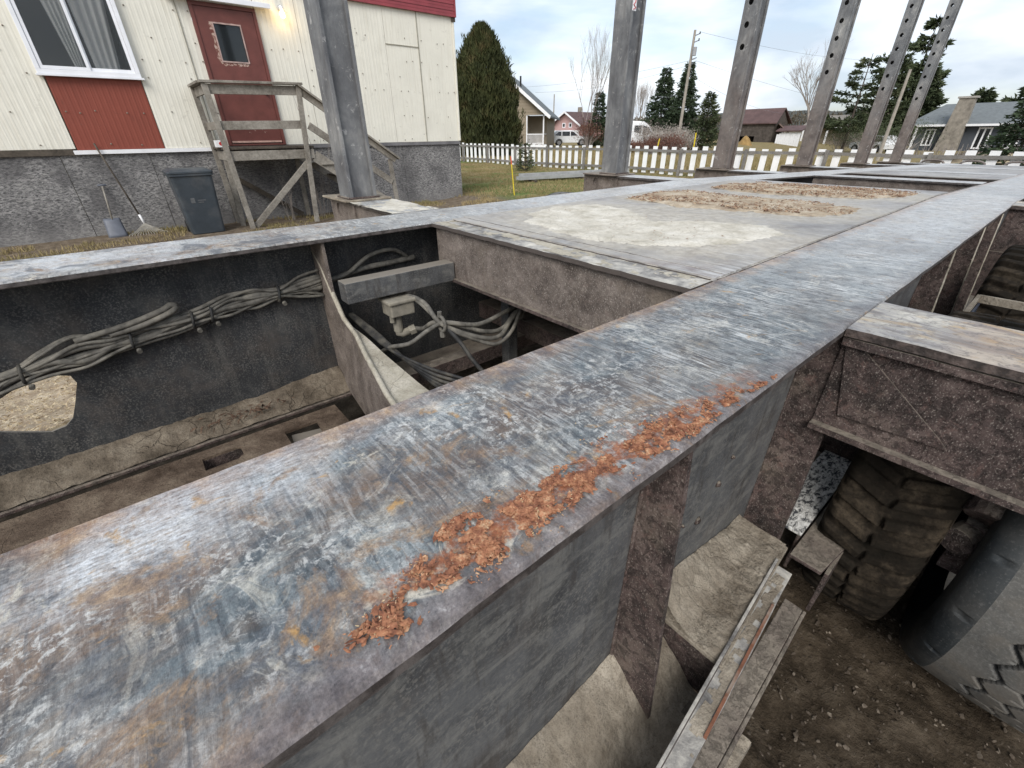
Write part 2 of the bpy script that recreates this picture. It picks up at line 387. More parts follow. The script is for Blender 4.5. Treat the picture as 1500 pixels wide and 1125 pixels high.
def mat_mud(name, lo, mid, hi, crack=16.0, crackamt=0.8, bd=0.012, grain=140):
    M = Mat(name, 0.93, 0.15)
    wv = M.n('ShaderNodeVectorMath'); wv.operation = 'ADD'; wn = M.n('ShaderNodeTexNoise'); wn.inputs['Scale'].default_value = crack * 0.7; wn.inputs['Detail'].default_value = 5
    M.t.links.new(M.P, wn.inputs['Vector']); s_ = M.n('ShaderNodeVectorMath'); s_.operation = 'SCALE'; s_.inputs['Scale'].default_value = 1.1 / crack
    M.t.links.new(wn.outputs['Color'], s_.inputs[0]); M.t.links.new(M.P, wv.inputs[0]); M.t.links.new(s_.outputs[0], wv.inputs[1])
    d, _ = M.vor(crack, wv.outputs[0], 'DISTANCE_TO_EDGE')
    ck = M.ramp(d, [(0.0, 1.0), (0.020, 0.0)])
    cm = mul(M, ck, M.ramp(M.noise(3.5, 3, 0.5, off=3.0), [(0.48, 0.0), (0.60, crackamt)]))
    c = M.ramp(M.noise(7, 10, 0.72), [(0.34, lo), (0.5, mid), (0.68, hi)])
    c = M.mix(M.ramp(M.noise(grain, 4, 0.7), [(0.35, 0.55), (0.5, 0.0)]), c, lo)
    c = M.mix(mul(M, cm, 0.5), c, tuple(x * 0.35 for x in lo))
    h = M.math('SUBTRACT', M.math('ADD', M.math('MULTIPLY', M.noise(grain * 0.4, 7, 0.7), 0.7), M.noise(14, 5, 0.6)), cm)
    return M.done(c, h, bd, 0.85)

STEEL = mat_steel_top()
BROWN = mat_brown_steel()
BROWN2 = mat_brown_steel('mauve_primer_steel', ((0.088, 0.070, 0.060), (0.165, 0.136, 0.117), (0.25, 0.21, 0.183)), 1.0, 0.75, 0.16)
WEB = mat_dark_web()
WEBG = mat_dark_web('grey_dusty_steel', 0.060, 0.55)
MUD = mat_mud('dry_mud', (0.17, 0.14, 0.105), (0.30, 0.26, 0.205), (0.47, 0.415, 0.335), 10.0, 0.12, 0.016, 170)
MUDD = mat_mud('dark_dirt', (0.075, 0.060, 0.044), (0.165, 0.135, 0.102), (0.28, 0.24, 0.185), 9.0, 0.5)
SAND = mat_mud('pale_sand', (0.38, 0.35, 0.285), (0.56, 0.525, 0.45), (0.70, 0.67, 0.60), 8.0, 0.30, 0.006, 60)
PALEMUD = mat_mud('pale_dusty_mud', (0.26, 0.23, 0.18), (0.42, 0.385, 0.31), (0.56, 0.52, 0.44), 9.0, 0.3, 0.008)
HOSE = mat_plain('dusty_rubber_hose', (0.115, 0.108, 0.094), 0.75, 0.5, 30, 0.3, 0, 0.2, (0.26, 0.24, 0.20))
HOSED = mat_plain('dark_rubber_hose', (0.03, 0.03, 0.03), 0.7, 0.4, 30, 0.3, 0, 0.2, (0.12, 0.11, 0.09))
VALVE = mat_plain('dusty_valve_casting', (0.24, 0.22, 0.18), 0.8, 0.25, 30, 0.3, 0, 0.3, (0.30, 0.27, 0.21))
# ------------------------------------------------------------------ materials for the rest of the place
def mat_stake(rust):
    M = Mat('weathered_galvanised_steel' if not rust else 'brown_stake_steel', 0.6, 0.4); X, Y, Z = M.xyz()
    c = M.ramp(M.noise(5, 9, 0.68, M.map((1, 1, 0.6)), 0.4), [(0.34, (0.085, 0.088, 0.095)), (0.5, (0.16, 0.165, 0.17)), (0.62, (0.25, 0.25, 0.245)), (0.75, (0.42, 0.42, 0.40))])
    lowz = M.mr(M.math('ADD', Z, M.math('MULTIPLY', M.noise(3, 5, 0.6), 1.2)), 3.4, 1.9)
    br = M.ramp(M.noise(7, 8, 0.66, off=2.0), [(0.35, (0.09, 0.068, 0.060)), (0.6, (0.19, 0.155, 0.135))])
    c = M.mix(mul(M, lowz, rust), c, br)
    wh = mul(M, M.ramp(M.noise(16, 8, 0.7, off=9.0, dist=0.7), [(0.60, 0.0), (0.67, 0.8)]), 0.8)
    c = M.mix(wh, c, (0.5, 0.49, 0.47))
    st = M.ramp(M.noise(1, 5, 0.6, M.map((40, 40, 2))), [(0.5, 0.0), (0.7, 0.4)]); c = M.mix(st, c, (0.10, 0.095, 0.09))
    return M.done(c, M.noise(60, 6, 0.7), 0.004, 0.5)
STAKE = mat_stake(0.10); STAKER = mat_stake(0.85)

def mat_siding(name, base, stain):
    M = Mat(name, 0.55, 0.35); X, Y, Z = M.xyz()
    c = M.ramp(M.noise(2.2, 8, 0.65), [(0.3, tuple(x * 0.90 for x in base)), (0.65, base)])
    v = M.noise(1, 6, 0.65, M.map((26, 1, 1.6)))
    c = M.mix(M.ramp(v, [(0.52, 0.0), (0.74, 0.55)]), c, stain)
    d, _ = M.vor(3.1, M.map((1.0, 0.0, 1.4)))
    dot = mul(M, M.ramp(d, [(0.035, 1.0), (0.06, 0.0)]), M.ramp(M.noise(3, 2, 0.5, off=3.0), [(0.45, 0.0), (0.52, 1.0)]))
    c = M.mix(mul(M, dot, 0.5), c, (0.20, 0.18, 0.14))
    c = M.mix(mul(M, M.ramp(M.noise(7, 8, 0.7, off=5.0), [(0.60, 0.0), (0.72, 0.5)]), 1.0), c, tuple(x * 0.6 for x in stain))
    return M.done(c, M.noise(18, 5, 0.6), 0.003, 0.3)
SIDING = mat_siding('cream_painted_siding', (0.78, 0.755, 0.66), (0.57, 0.535, 0.44))
REDSIDE = mat_siding('red_painted_siding', (0.245, 0.062, 0.040), (0.16, 0.045, 0.030))
MAROON = mat_plain('maroon_door_paint', (0.145, 0.047, 0.038), 0.5, 0.18, 5, 0.4, 0, 0.08)
FASCIA = mat_plain('red_metal_fascia', (0.27, 0.045, 0.055), 0.4, 0.2, 4, 0.5, 0, 0.1)
def mat_peel():
    M = Mat('peeling_door_paint', 0.7, 0.3)
    c = M.ramp(M.noise(22, 8, 0.7, dist=0.6), [(0.46, (0.145, 0.047, 0.038)), (0.50, (0.40, 0.27, 0.22)), (0.62, (0.50, 0.40, 0.34))])
    return M.done(c, M.noise(50, 5, 0.6), 0.004, 0.4)
PEEL = mat_peel()
WHITE = mat_plain('white_paint', (0.78, 0.78, 0.79), 0.45, 0.08, 6, 0.4)
VINYL = mat_plain('white_window_frame', (0.80, 0.81, 0.84), 0.35, 0.05, 6, 0.5)
def mat_glass(name, tint, al=0.55):
    M = Mat(name, 0.05, 0.6); M.b.inputs['Alpha'].default_value = al; return M.done(tint)
GLASS = mat_glass('window_glass', (0.10, 0.11, 0.115), 0.30)
DGLASS = mat_glass('dark_glass', (0.015, 0.018, 0.02), 0.93)
CURT = mat_plain('curtain_cloth', (0.66, 0.67, 0.66), 0.9, 0.1, 3)
ROOM = mat_plain('dark_room', (0.05, 0.05, 0.05), 0.9, 0.2, 2)
def mat_osb():
    M = Mat('weathered_chipboard', 0.9, 0.2)
    s1 = M.noise(1, 6, 0.7, M.map((17, 17, 42), rot=(0, 0.35, 0)), 0.8)
    s2 = M.noise(1, 6, 0.7, M.map((24, 24, 55), (5, 0, 2), (0, -0.7, 0)), 0.7)
    c = M.ramp(s1, [(0.38, (0.060, 0.059, 0.060)), (0.5, (0.16, 0.157, 0.154)), (0.60, (0.33, 0.32, 0.305))])
    c = M.mix(M.ramp(s2, [(0.50, 0.0), (0.60, 0.8)]), c, (0.38, 0.365, 0.36))
    X, Y, Z = M.xyz()
    st = M.ramp(M.noise(1.8, 6, 0.6), [(0.45, 0.0), (0.62, 0.65)]); c = M.mix(st, c, (0.085, 0.082, 0.084))
    lowz = M.mr(M.math('ADD', Z, M.math('MULTIPLY', M.noise(2.5, 5, 0.6), 0.5)), 0.62, 0.2); c = M.mix(mul(M, lowz, 0.55), c, (0.23, 0.22, 0.21))
    return M.done(c, M.math('ADD', s1, s2), 0.01, 0.5)
OSB = mat_osb()
def mat_wood(name, lo, hi, sc=(3, 3, 40)):
    M = Mat(name, 0.85, 0.2)
    q = M.n('ShaderNodeTexCoord')
    g = M.noise(1, 7, 0.7, M.map((28, 28, 28)))
    g2 = M.noise(3.5, 5, 0.6)
    c = M.mix(0.6, M.ramp(g, [(0.35, lo), (0.65, hi)]), M.ramp(g2, [(0.35, lo), (0.65, hi)]))
    return M.done(c, g, 0.006, 0.5)
WOOD = mat_wood('grey_weathered_wood', (0.13, 0.115, 0.095), (0.33, 0.305, 0.265))
WOODD = mat_wood('dark_rotten_wood', (0.035, 0.03, 0.024), (0.12, 0.10, 0.08))
WOODB = mat_wood('barn_board_wood', (0.045, 0.038, 0.033), (0.13, 0.11, 0.095))
BIN = mat_plain('slate_plastic', (0.040, 0.050, 0.060), 0.5, 0.2, 6, 0.45, 0, 0.1, (0.085, 0.09, 0.095))
BLUEG = mat_plain('blue_grey_plastic', (0.12, 0.13, 0.155), 0.5, 0.2, 8)
STRAW = mat_plain('dull_rake_tines', (0.30, 0.28, 0.24), 0.8, 0.3, 20)
TRUNK = mat_plain('bark', (0.085, 0.07, 0.058), 0.95, 0.4, 12, 0.1, 0, 0.5)
TWIG = mat_plain('bare_twigs', (0.27, 0.24, 0.215), 0.95, 0.25, 6, 0.1)
def mat_leaf(name, a_, b_, c_, sc=1.2):
    M = Mat(name, 0.8, 0.2)
    q = M.n('ShaderNodeObjectInfo')
    f = M.noise(sc, 4, 0.6); f2 = M.noise(sc * 14, 3, 0.7)
    c = M.mix(0.5, M.ramp(f, [(0.35, a_), (0.55, b_), (0.68, c_)]), M.ramp(f2, [(0.3, a_), (0.55, b_), (0.72, c_)]))
    M.b.inputs['Transmission Weight'].default_value = 0.0
    return M.done(c)
CEDAR = mat_leaf('cedar_foliage', (0.016, 0.022, 0.010), (0.050, 0.058, 0.020), (0.125, 0.085, 0.040), 0.8)
SPRUCE = mat_leaf('spruce_needles', (0.022, 0.036, 0.021), (0.050, 0.074, 0.040), (0.095, 0.120, 0.065), 0.8)
PINE = mat_leaf('pine_needles', (0.030, 0.042, 0.022), (0.070, 0.090, 0.044), (0.14, 0.14, 0.075), 0.6)
SHRUB = mat_leaf('dry_shrub', (0.10, 0.06, 0.045), (0.20, 0.15, 0.11), (0.42, 0.38, 0.31), 2.0)
GRASSM = mat_leaf('dry_grass', (0.14, 0.135, 0.045), (0.30, 0.235, 0.12), (0.46, 0.35, 0.20), 0.5)
def mat_ground():
    M = Mat('yard_ground', 0.95, 0.1); X, Y, Z = M.xyz()
    n1_ = M.noise(0.35, 8, 0.62); n2_ = M.noise(9, 8, 0.7); n3_ = M.noise(60, 5, 0.7)
    dry = M.ramp(n2_, [(0.35, (0.14, 0.11, 0.055)), (0.55, (0.26, 0.205, 0.105)), (0.7, (0.38, 0.30, 0.165))])
    grn = M.ramp(n2_, [(0.35, (0.055, 0.085, 0.022)), (0.55, (0.12, 0.165, 0.045)), (0.7, (0.22, 0.24, 0.09))])
    g = M.ramp(M.noise(0.55, 6, 0.6, off=4.0), [(0.44, 0.0), (0.56, 0.9)])
    g = mul(M, g, M.mr(X, 28, 18, 0.1, 1.0))
    # greener strip of lawn in the shelter of the house
    dx = M.math('SUBTRACT', X, 9.2); dy = M.math('SUBTRACT', Y, 11.8)
    rr = M.math('ADD', M.math('MULTIPLY', dx, dx), M.math('MULTIPLY', dy, dy))
    g = M.math('MAXIMUM', g, M.mr(M.math('ADD', rr, M.math('MULTIPLY', n1_, 3.0)), 6.5, 3.2))
    c = M.mix(g, dry, grn)
    soil = M.ramp(n2_, [(0.32, (0.024, 0.018, 0.012)), (0.5, (0.058, 0.044, 0.030)), (0.7, (0.12, 0.095, 0.068))])
    soil = M.mix(M.ramp(n3_, [(0.58, 0.0), (0.72, 0.5)]), soil, (0.16, 0.13, 0.10))
    yd = M.math('ADD', Y, M.math('MULTIPLY', M.math('SUBTRACT', M.noise(1.1, 6, 0.6, off=2.0), 0.5), 2.2))
    dirt2 = M.ramp(n2_, [(0.32, (0.085, 0.064, 0.045)), (0.5, (0.16, 0.125, 0.090)), (0.7, (0.27, 0.22, 0.16))])
    c = M.mix(mul(M, M.mr(yd, 12.6, 11.4), M.mr(X, 8.6, 7.2)), c, dirt2)
    c = M.mix(M.mr(yd, 9.6, 8.6), c, soil)
    sand = M.ramp(M.noise(11, 8, 0.7, M.map((1, 2.2, 1))), [(0.35, (0.26, 0.19, 0.11)), (0.55, (0.50, 0.41, 0.27)), (0.7, (0.62, 0.53, 0.38))])
    sm = mul(M, M.mr(Y, 2.7, 3.1), M.mr(Y, 8.2, 6.0), M.ramp(M.noise(1.4, 5, 0.6, off=6.0), [(0.36, 0.0), (0.46, 1.0)]))
    c = M.mix(sm, c, sand)
    h = M.math('ADD', n2_, M.math('MULTIPLY', n3_, 0.5))
    return M.done(c, h, 0.03, 0.7)
GROUND = mat_ground()
HILLM = mat_plain('forested_hill', (0.075, 0.078, 0.070), 0.95, 0.35, 0.05, 0.1)
ASPH = mat_plain('asphalt_shingles', (0.155, 0.17, 0.175), 0.9, 0.15, 3, 0.2, 0, 0.3)
BEIGE = mat_plain('beige_siding', (0.27, 0.225, 0.165), 0.8, 0.06, 1)
PINKW = mat_plain('pink_siding', (0.42, 0.27, 0.25), 0.8, 0.06, 1)
SLATEW = mat_plain('dark_slate_siding', (0.065, 0.073, 0.085), 0.8, 0.1, 1)
STONE = mat_plain('fieldstone', (0.25, 0.225, 0.19), 0.9, 0.35, 2.2, 0.2, 0, 0.6)
RUSTROOF = mat_plain('rusty_red_roof', (0.095, 0.056, 0.052), 0.7, 0.25, 1.2)
CARW = mat_plain('white_car_paint', (0.72, 0.73, 0.74), 0.25, 0.04, 2, 0.6)
RUB = mat_plain('tyre_rubber_far', (0.025, 0.025, 0.025), 0.8, 0.3, 9)
CHROME = mat_plain('grey_rim_metal', (0.35, 0.35, 0.36), 0.35, 0.1, 9, 0.5, 0.6)
YEL = mat_plain('yellow_marker_plastic', (0.72, 0.55, 0.03), 0.5, 0.1, 9)
ORG = mat_plain('orange_marker_tip', (0.70, 0.10, 0.03), 0.5, 0.1, 9)
REDP = mat_plain('red_paint', (0.45, 0.03, 0.03), 0.5, 0.1, 9)
ALU = mat_plain('aluminium_section', (0.42, 0.42, 0.41), 0.45, 0.2, 5, 0.5, 0.3, 0.1)
WIRE = mat_plain('wire', (0.22, 0.23, 0.25), 0.7, 0.1, 2)
POLEW = mat_plain('pole_wood', (0.32, 0.29, 0.25), 0.9, 0.2, 3, 0.1, 0, 0.3)
PICKET = mat_plain('white_picket_paint', (0.87, 0.87, 0.865), 0.7, 0.05, 6, 0.3, 0, 0.2, (0.82, 0.82, 0.80))
def mat_tyre():
    M = Mat('dusty_tyre_rubber', 0.62, 0.35); X, Y, Z = M.xyz()
    c = M.ramp(M.noise(7, 8, 0.66), [(0.35, (0.014, 0.018, 0.021)), (0.6, (0.032, 0.037, 0.040))])
    c = M.mix(M.ramp(M.noise(140, 4, 0.7), [(0.55, 0.0), (0.7, 0.35)]), c, (0.18, 0.18, 0.17))
    c = M.mix(M.ramp(M.noise(4, 6, 0.6, off=3.0), [(0.5, 0.0), (0.66, 0.35)]), c, (0.14, 0.13, 0.115))
    return M.done(c, M.noise(60, 5, 0.7), 0.003, 0.4)
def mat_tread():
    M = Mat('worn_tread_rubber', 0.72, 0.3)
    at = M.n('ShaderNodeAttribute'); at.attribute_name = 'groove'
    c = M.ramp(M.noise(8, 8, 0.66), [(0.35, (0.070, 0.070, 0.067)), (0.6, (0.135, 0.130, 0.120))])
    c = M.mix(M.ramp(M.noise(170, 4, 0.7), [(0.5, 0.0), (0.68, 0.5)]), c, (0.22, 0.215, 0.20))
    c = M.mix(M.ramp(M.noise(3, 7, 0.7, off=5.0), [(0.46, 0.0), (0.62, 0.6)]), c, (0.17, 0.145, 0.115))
    c = M.mix(at.outputs['Fac'], c, (0.045, 0.045, 0.046))  # grooves darker: clean rubber, plus recess shade put into the colour
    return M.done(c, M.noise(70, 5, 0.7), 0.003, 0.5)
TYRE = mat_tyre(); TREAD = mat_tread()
TYREMUD = mat_mud('muddy_tyre_rubber', (0.008, 0.007, 0.005), (0.018, 0.014, 0.010), (0.075, 0.058, 0.040), 8.0, 0.0, 0.004, 120)

# ================================================================== GROUND
def nonuni(segs):
    out = []
    for a_, b_, st in segs:
        k = max(1, int(round((b_ - a_) / st))); out += [a_ + (b_ - a_) * i / k for i in range(k)]
    out.append(segs[-1][1]); return np.array(out)
gx = nonuni([(-900, -60, 120), (-60, -6, 9), (-6, 0.2, 0.31), (0.2, 2.9, 0.022), (2.9, 16, 0.16), (16, 60, 1.0), (60, 200, 10), (200, 1500, 130)])
gy = nonuni([(-900, -60, 120), (-60, -6, 9), (-6, -1.2, 0.3), (-1.2, 2.6, 0.03), (2.6, 20, 0.16), (20, 70, 1.0), (70, 200, 10), (200, 1500, 130)])
def ground_z(X, Y):
    d = np.maximum(0, np.minimum(1, (X - 18) / 34.0)); d = d * d * (3 - 2 * d)
    z = -0.75 * d * np.clip((31 - Y) / 7, 0, 1) + 0.12 * d * np.clip((Y - 28) / 6, 0, 1)
    near = np.exp(-((X - 1.4) / 3.0) ** 2 - ((Y - 0.4) / 3.0) ** 2)
    z = z + near * ((fbm(X * 2.6, Y * 2.6, 3, 6, 0.6) - 0.5) * 0.10 + (np.abs(fbm(X * 9, Y * 9, 33, 5, 0.6) - 0.5) - 0.1) * 0.10)
    yard = np.clip(1 - np.abs(X - 8) / 30, 0, 1)
    z = z + yard * (fbm(X * 0.7, Y * 0.7, 9, 5, 0.55) - 0.5) * 0.14
    z = z + np.clip((X - 20) / 30, 0, 1) * (fbm(X * 0.08, Y * 0.08, 5, 3) - 0.5) * 0.5 * np.clip(1 - (X - 90) / 200, 0, 1)
    return z
XX, YY = np.meshgrid(gx, gy, indexing='ij')
ZZ = ground_z(XX, YY)
nu, nv = XX.shape
idx = np.arange(nu * nv).reshape(nu, nv)
F = np.stack([idx[:-1, :-1], idx[1:, :-1], idx[1:, 1:], idx[:-1, 1:]], -1).reshape(-1, 4)
tag(fast_mesh('ground', np.stack([XX, YY, ZZ], -1).reshape(-1, 3), F, GROUND, smooth=True), kind='structure')
def gz(x, y): return float(ground_z(np.array([float(x)]), np.array([float(y)]))[0])
# low forested ridges on the horizon
def hills(name, x0, depth, y0, y1, hfun, seed):
    us = np.linspace(y0, y1, 150); vs = np.linspace(0, 1, 12)
    U, V_ = np.meshgrid(us, vs, indexing='ij')
    H_ = hfun(U) * np.sin(np.clip(V_, 0, 1) * math.pi * 0.5) ** 0.9 + (fbm(U * 0.08, V_ * 9, seed, 4) - 0.5) * 3.0 * V_
    P_ = np.stack([x0 + depth * V_ + 0 * U, U, H_ - 2], -1)
    ix = np.arange(U.size).reshape(U.shape)
    F_ = np.stack([ix[:-1, :-1], ix[1:, :-1], ix[1:, 1:], ix[:-1, 1:]], -1).reshape(-1, 4)
    tag(fast_mesh(name, P_.reshape(-1, 3), F_, HILLM, smooth=True), kind='structure')
hills('hills', 420, 160, -150, 620, lambda u: 15 + 13 * fbm(u * 0.011, u * 0 + 2, 4, 4) - np.clip((u - 300) / 40, 0, 6), 3)

# ================================================================== LOG TRAILER
def bendz(v): return (v[0], v[1], v[2] - 0.030 * max(0.0, v[0] - 4.1))
trailer = empty('log_trailer', (1.3, 1.29, 0), 'long grey steel log trailer frame with worn painted top flanges filling the foreground', 'log trailer')
XS = [-1.6 + 0.025 * i for i in range(int(3.6 / 0.025))] + [2.0 + 0.1 * i for i in range(137)]
rnd = random.Random(3)
def wob(x, s, a_=0.003):
    return a_ * (float(fbm(np.array([x * 6.0]), np.array([s * 1.0]), s, 4, 0.6)[0]) - 0.5) * 2
def flange_sec(y0, y1, z0, z1, s, a_=0.003, r=0.005):
    def f(x):
        dz = -0.030 * max(0, x - 4.1)
        a1 = y0 + wob(x, s, a_); b1 = y1 + wob(x, s + 5, a_); zt = z1 + dz; zb = z0 + dz + wob(x, s + 9, 0.0012)
        return [(a1 + r * .4, zb), (a1, zb + r * .6), (a1, zt - r), (a1 + r, zt), (b1 - r, zt), (b1, zt - r), (b1, zb + r * .6), (b1 - r * .4, zb)]
    return f
def xsplit(a_, b_): return [a_] + ([4.1] if a_ < 4.1 < b_ else []) + [b_]
def girder(name, webs, tf, bf, hole=None, label=None):
    mb = MB()
    (wy0, wy1) = webs[0]
    if hole:
        mb.plate([(-1.6, 0.345), (0.0, 0.345), (0.0, 1.098), (-1.6, 1.098)], [hole], lambda x, z: (x, wy0, z), lambda x, z: (x, wy1, z))
        mb.loft([0.0, 4.1, 15.6], lambda x: [(wy0, 0.345 - .03 * max(0, x - 4.1)), (wy1, 0.345 - .03 * max(0, x - 4.1)), (wy1, 1.098 - .03 * max(0, x - 4.1)), (wy0, 1.098 - .03 * max(0, x - 4.1))])
    else:
        mb.loft([-1.6, 4.1, 15.6], lambda x: [(wy0, 0.345 - .03 * max(0, x - 4.1)), (wy1, 0.345 - .03 * max(0, x - 4.1)), (wy1, 1.098 - .03 * max(0, x - 4.1)), (wy0, 1.098 - .03 * max(0, x - 4.1))])
    g = mb.build(name, WEBG if not hole else WEB, trailer)
    if label: g['label'] = label
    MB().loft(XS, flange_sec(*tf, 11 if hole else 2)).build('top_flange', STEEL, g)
    MB().loft([-1.6, 0, 2, 4.1, 15.6], flange_sec(*bf, 21, 0.002)).build('bottom_flange', BROWN, g)
    return g
near_g = girder('main_girder', [(0.285, 0.297)], (0.215, 0.587, 1.0985, 1.12), (0.160, 0.545, 0.326, 0.3445))
HOLE = [(-0.66, 0.735), (-0.40, 0.735), (-0.368, 0.722), (-0.362, 0.69), (-0.395, 0.615), (-0.425, 0.555), (-0.455, 0.530), (-0.50, 0.523), (-0.56, 0.55), (-0.72, 0.63)]
far_g = girder('main_girder', [(2.175, 2.187)], (1.998, 2.37, 1.0985, 1.12), (2.02, 2.34, 0.326, 0.3445), HOLE)
MB().loft([-1.6, 4.1, 15.6], lambda x: [(0.490, 0.345 - .03 * max(0, x - 4.1)), (0.500, 0.345 - .03 * max(0, x - 4.1)), (0.500, 1.098 - .03 * max(0, x - 4.1)), (0.490, 1.098 - .03 * max(0, x - 4.1))]).build('inner_web', WEB, near_g)

# stiffener plates on the outer face of the near girder: outline in (y,z), slightly wider at the foot
def stiff(x, y_top, y_bot, parent, t=0.012, zt=1.098, zb=0.346, yw=0.284, mat=BROWN, ragged=0.0):
    dz = -0.03 * max(0, x - 4.1)
    n = 14; pr = []
    for i in range(n + 1):
        k = i / n; pr.append((y_top + (y_bot - y_top) * k + ragged * (vnoise(np.array([k * 7.0]), np.array([x]))[0] - .5), zt + (zb - zt) * k + dz))
    pr += [(yw, zb + dz), (yw, zt + dz)]
    mb = MB(); mb.plate(pr, [], lambda y, z: (x - t / 2, y, z), lambda y, z: (x + t / 2, y, z))
    o = mb.build('stiffener', mat, parent, bevel=0.0015)
    if x < 5 and parent is near_g:
        for sx in (-1, 1):
            w_ = MB(); w_.tube([(x + sx * (t / 2 + .002), yw - .001, zb + dz + (zt - zb) * k / 60 + .0) for k in range(61)], [.004 + .0018 * (k % 2) for k in range(61)], 5); w_.build('weld_bead', mat, trailer, smooth=True)
    return o
stiff(0.525, 0.222, 0.166, near_g, ragged=0.006)
stiff(1.172, 0.182, 0.176, near_g, zb=0.420, t=0.014, ragged=0.004)
for x in (-0.35, 2.45, 3.15, 3.75, 5.1, 6.1, 7.4, 8.8, 10.4, 11.8, 13.3, 14.5): stiff(x, 0.226, 0.166, near_g)
def edge_bead(x, yt, yb, zb=.346, mat=None):
    dz = -0.03 * max(0, x - 4.1)
    MB().tube([(x + .002 * math.sin(k * 2.1), yt + (yb - yt) * k / 24 - .001, 1.092 + dz + (zb - 1.092) * k / 24) for k in range(25)], [.0035 + .0016 * ((k * 7) % 3) / 2 for k in range(25)], 5).build('edge_bead', PALEMUD, trailer, smooth=True)
for q in ((2.45, .226, .166), (3.15, .226, .166), (3.75, .226, .166)): edge_bead(*q)
# weld bead and web drips
wb = MB()
for (y, s, z0) in ((0.284, -1, 1.096), (2.174, -1, 1.096)):
    pts = [(x, y + s * 0.002 + 0.002 * math.sin(x * 190), z0) for x in np.arange(-1.5, 4.0, 0.02)]
    wb.tube(pts, 0.005, 5)
wb.build('weld_bead', BROWN, trailer, smooth=True)
wsp = MB()
for (x, z, q_) in ((0.86, .78, .010), (0.80, .70, .012), (0.90, .84, .006), (0.72, .74, .005)): wsp.cyl((x, .2845, z), (x, .278, z), q_, 9, q_ * .5)
wsp.build('weld_stub', BROWN, trailer, smooth=True, kind='stuff')
# left girder stiffener
def plate_x(pr, x, t, name, mat, parent, bevel=0.0015):
    mb = MB(); mb.plate(pr, [], lambda y, z: (x - t / 2, y, z), lambda y, z: (x + t / 2, y, z)); return mb.build(name, mat, parent, bevel=bevel)
plate_x([(2.174, 1.098), (2.012, 1.098), (2.008, 0.8), (2.018, 0.6), (2.022, 0.40), (2.03, 0.346), (2.174, 0.346)], 0.602, 0.014, 'stiffener', BROWN2, far_g)
for x in (2.9, 4.9, 7.0, 9.6, 12.4):
    dz = -0.03 * max(0, x - 4.1)
    plate_x([(2.174, 1.098 + dz), (2.012, 1.098 + dz), (2.02, 0.346 + dz), (2.174, 0.346 + dz)], x, 0.014, 'stiffener', BROWN2, far_g)

# cross member with a curved gusset in the near bay
cm = MB()
edge = [(2.172, 1.035), (2.09, 0.975), (2.01, 0.860), (1.93, 0.770), (1.80, 0.728), (1.60, 0.706), (1.30, 0.690), (0.95, 0.700), (0.75, 0.76), (0.60, 0.90), (0.505, 1.03)]
def xe(y): return float(np.interp(y, [.5, 1.0, 1.24, 1.59, 1.8, 2.2], [.42, .45, .487, .555, .598, .604]))
pr = edge + [(0.505, 0.35), (2.172, 0.35)]
cm.plate(pr, [], lambda y, z: (xe(y) - 0.006, y, z), lambda y, z: (xe(y) + 0.006, y, z))
cross = cm.build('cross_member', BROWN2, trailer)
rim = MB(); rim.tube([(xe(y), y, z + 0.004) for y, z in edge], 0.011, 8); rim.build('weld_rim', PALEMUD, cross, smooth=True)
cf = MB()
ys = [2.165 - i * 0.06 for i in range(28)]
def edz(y):
    for (a_, b_) in zip(edge[:-1], edge[1:]):
        if b_[0] <= y <= a_[0]:
            t = (a_[0] - y) / (a_[0] - b_[0]); return a_[1] + (b_[1] - a_[1]) * t
    return 0.7
P_ = []
for y in ys:
    z = min(0.722, edz(y) - 0.004)
    xr = max(xe(y) + .02, .634); P_.append([(xe(y) + 0.006, y, z), (xr, y, z), (xr, y, z - 0.012), (xe(y) + 0.006, y, z - 0.012)])
for i in range(len(P_) - 1):
    cf.add(P_[i] + P_[i + 1], [(0, 1, 5, 4), (1, 2, 6, 5), (2, 3, 7, 6), (3, 0, 4, 7)])
cf.build('top_flange', PALEMUD, cross)

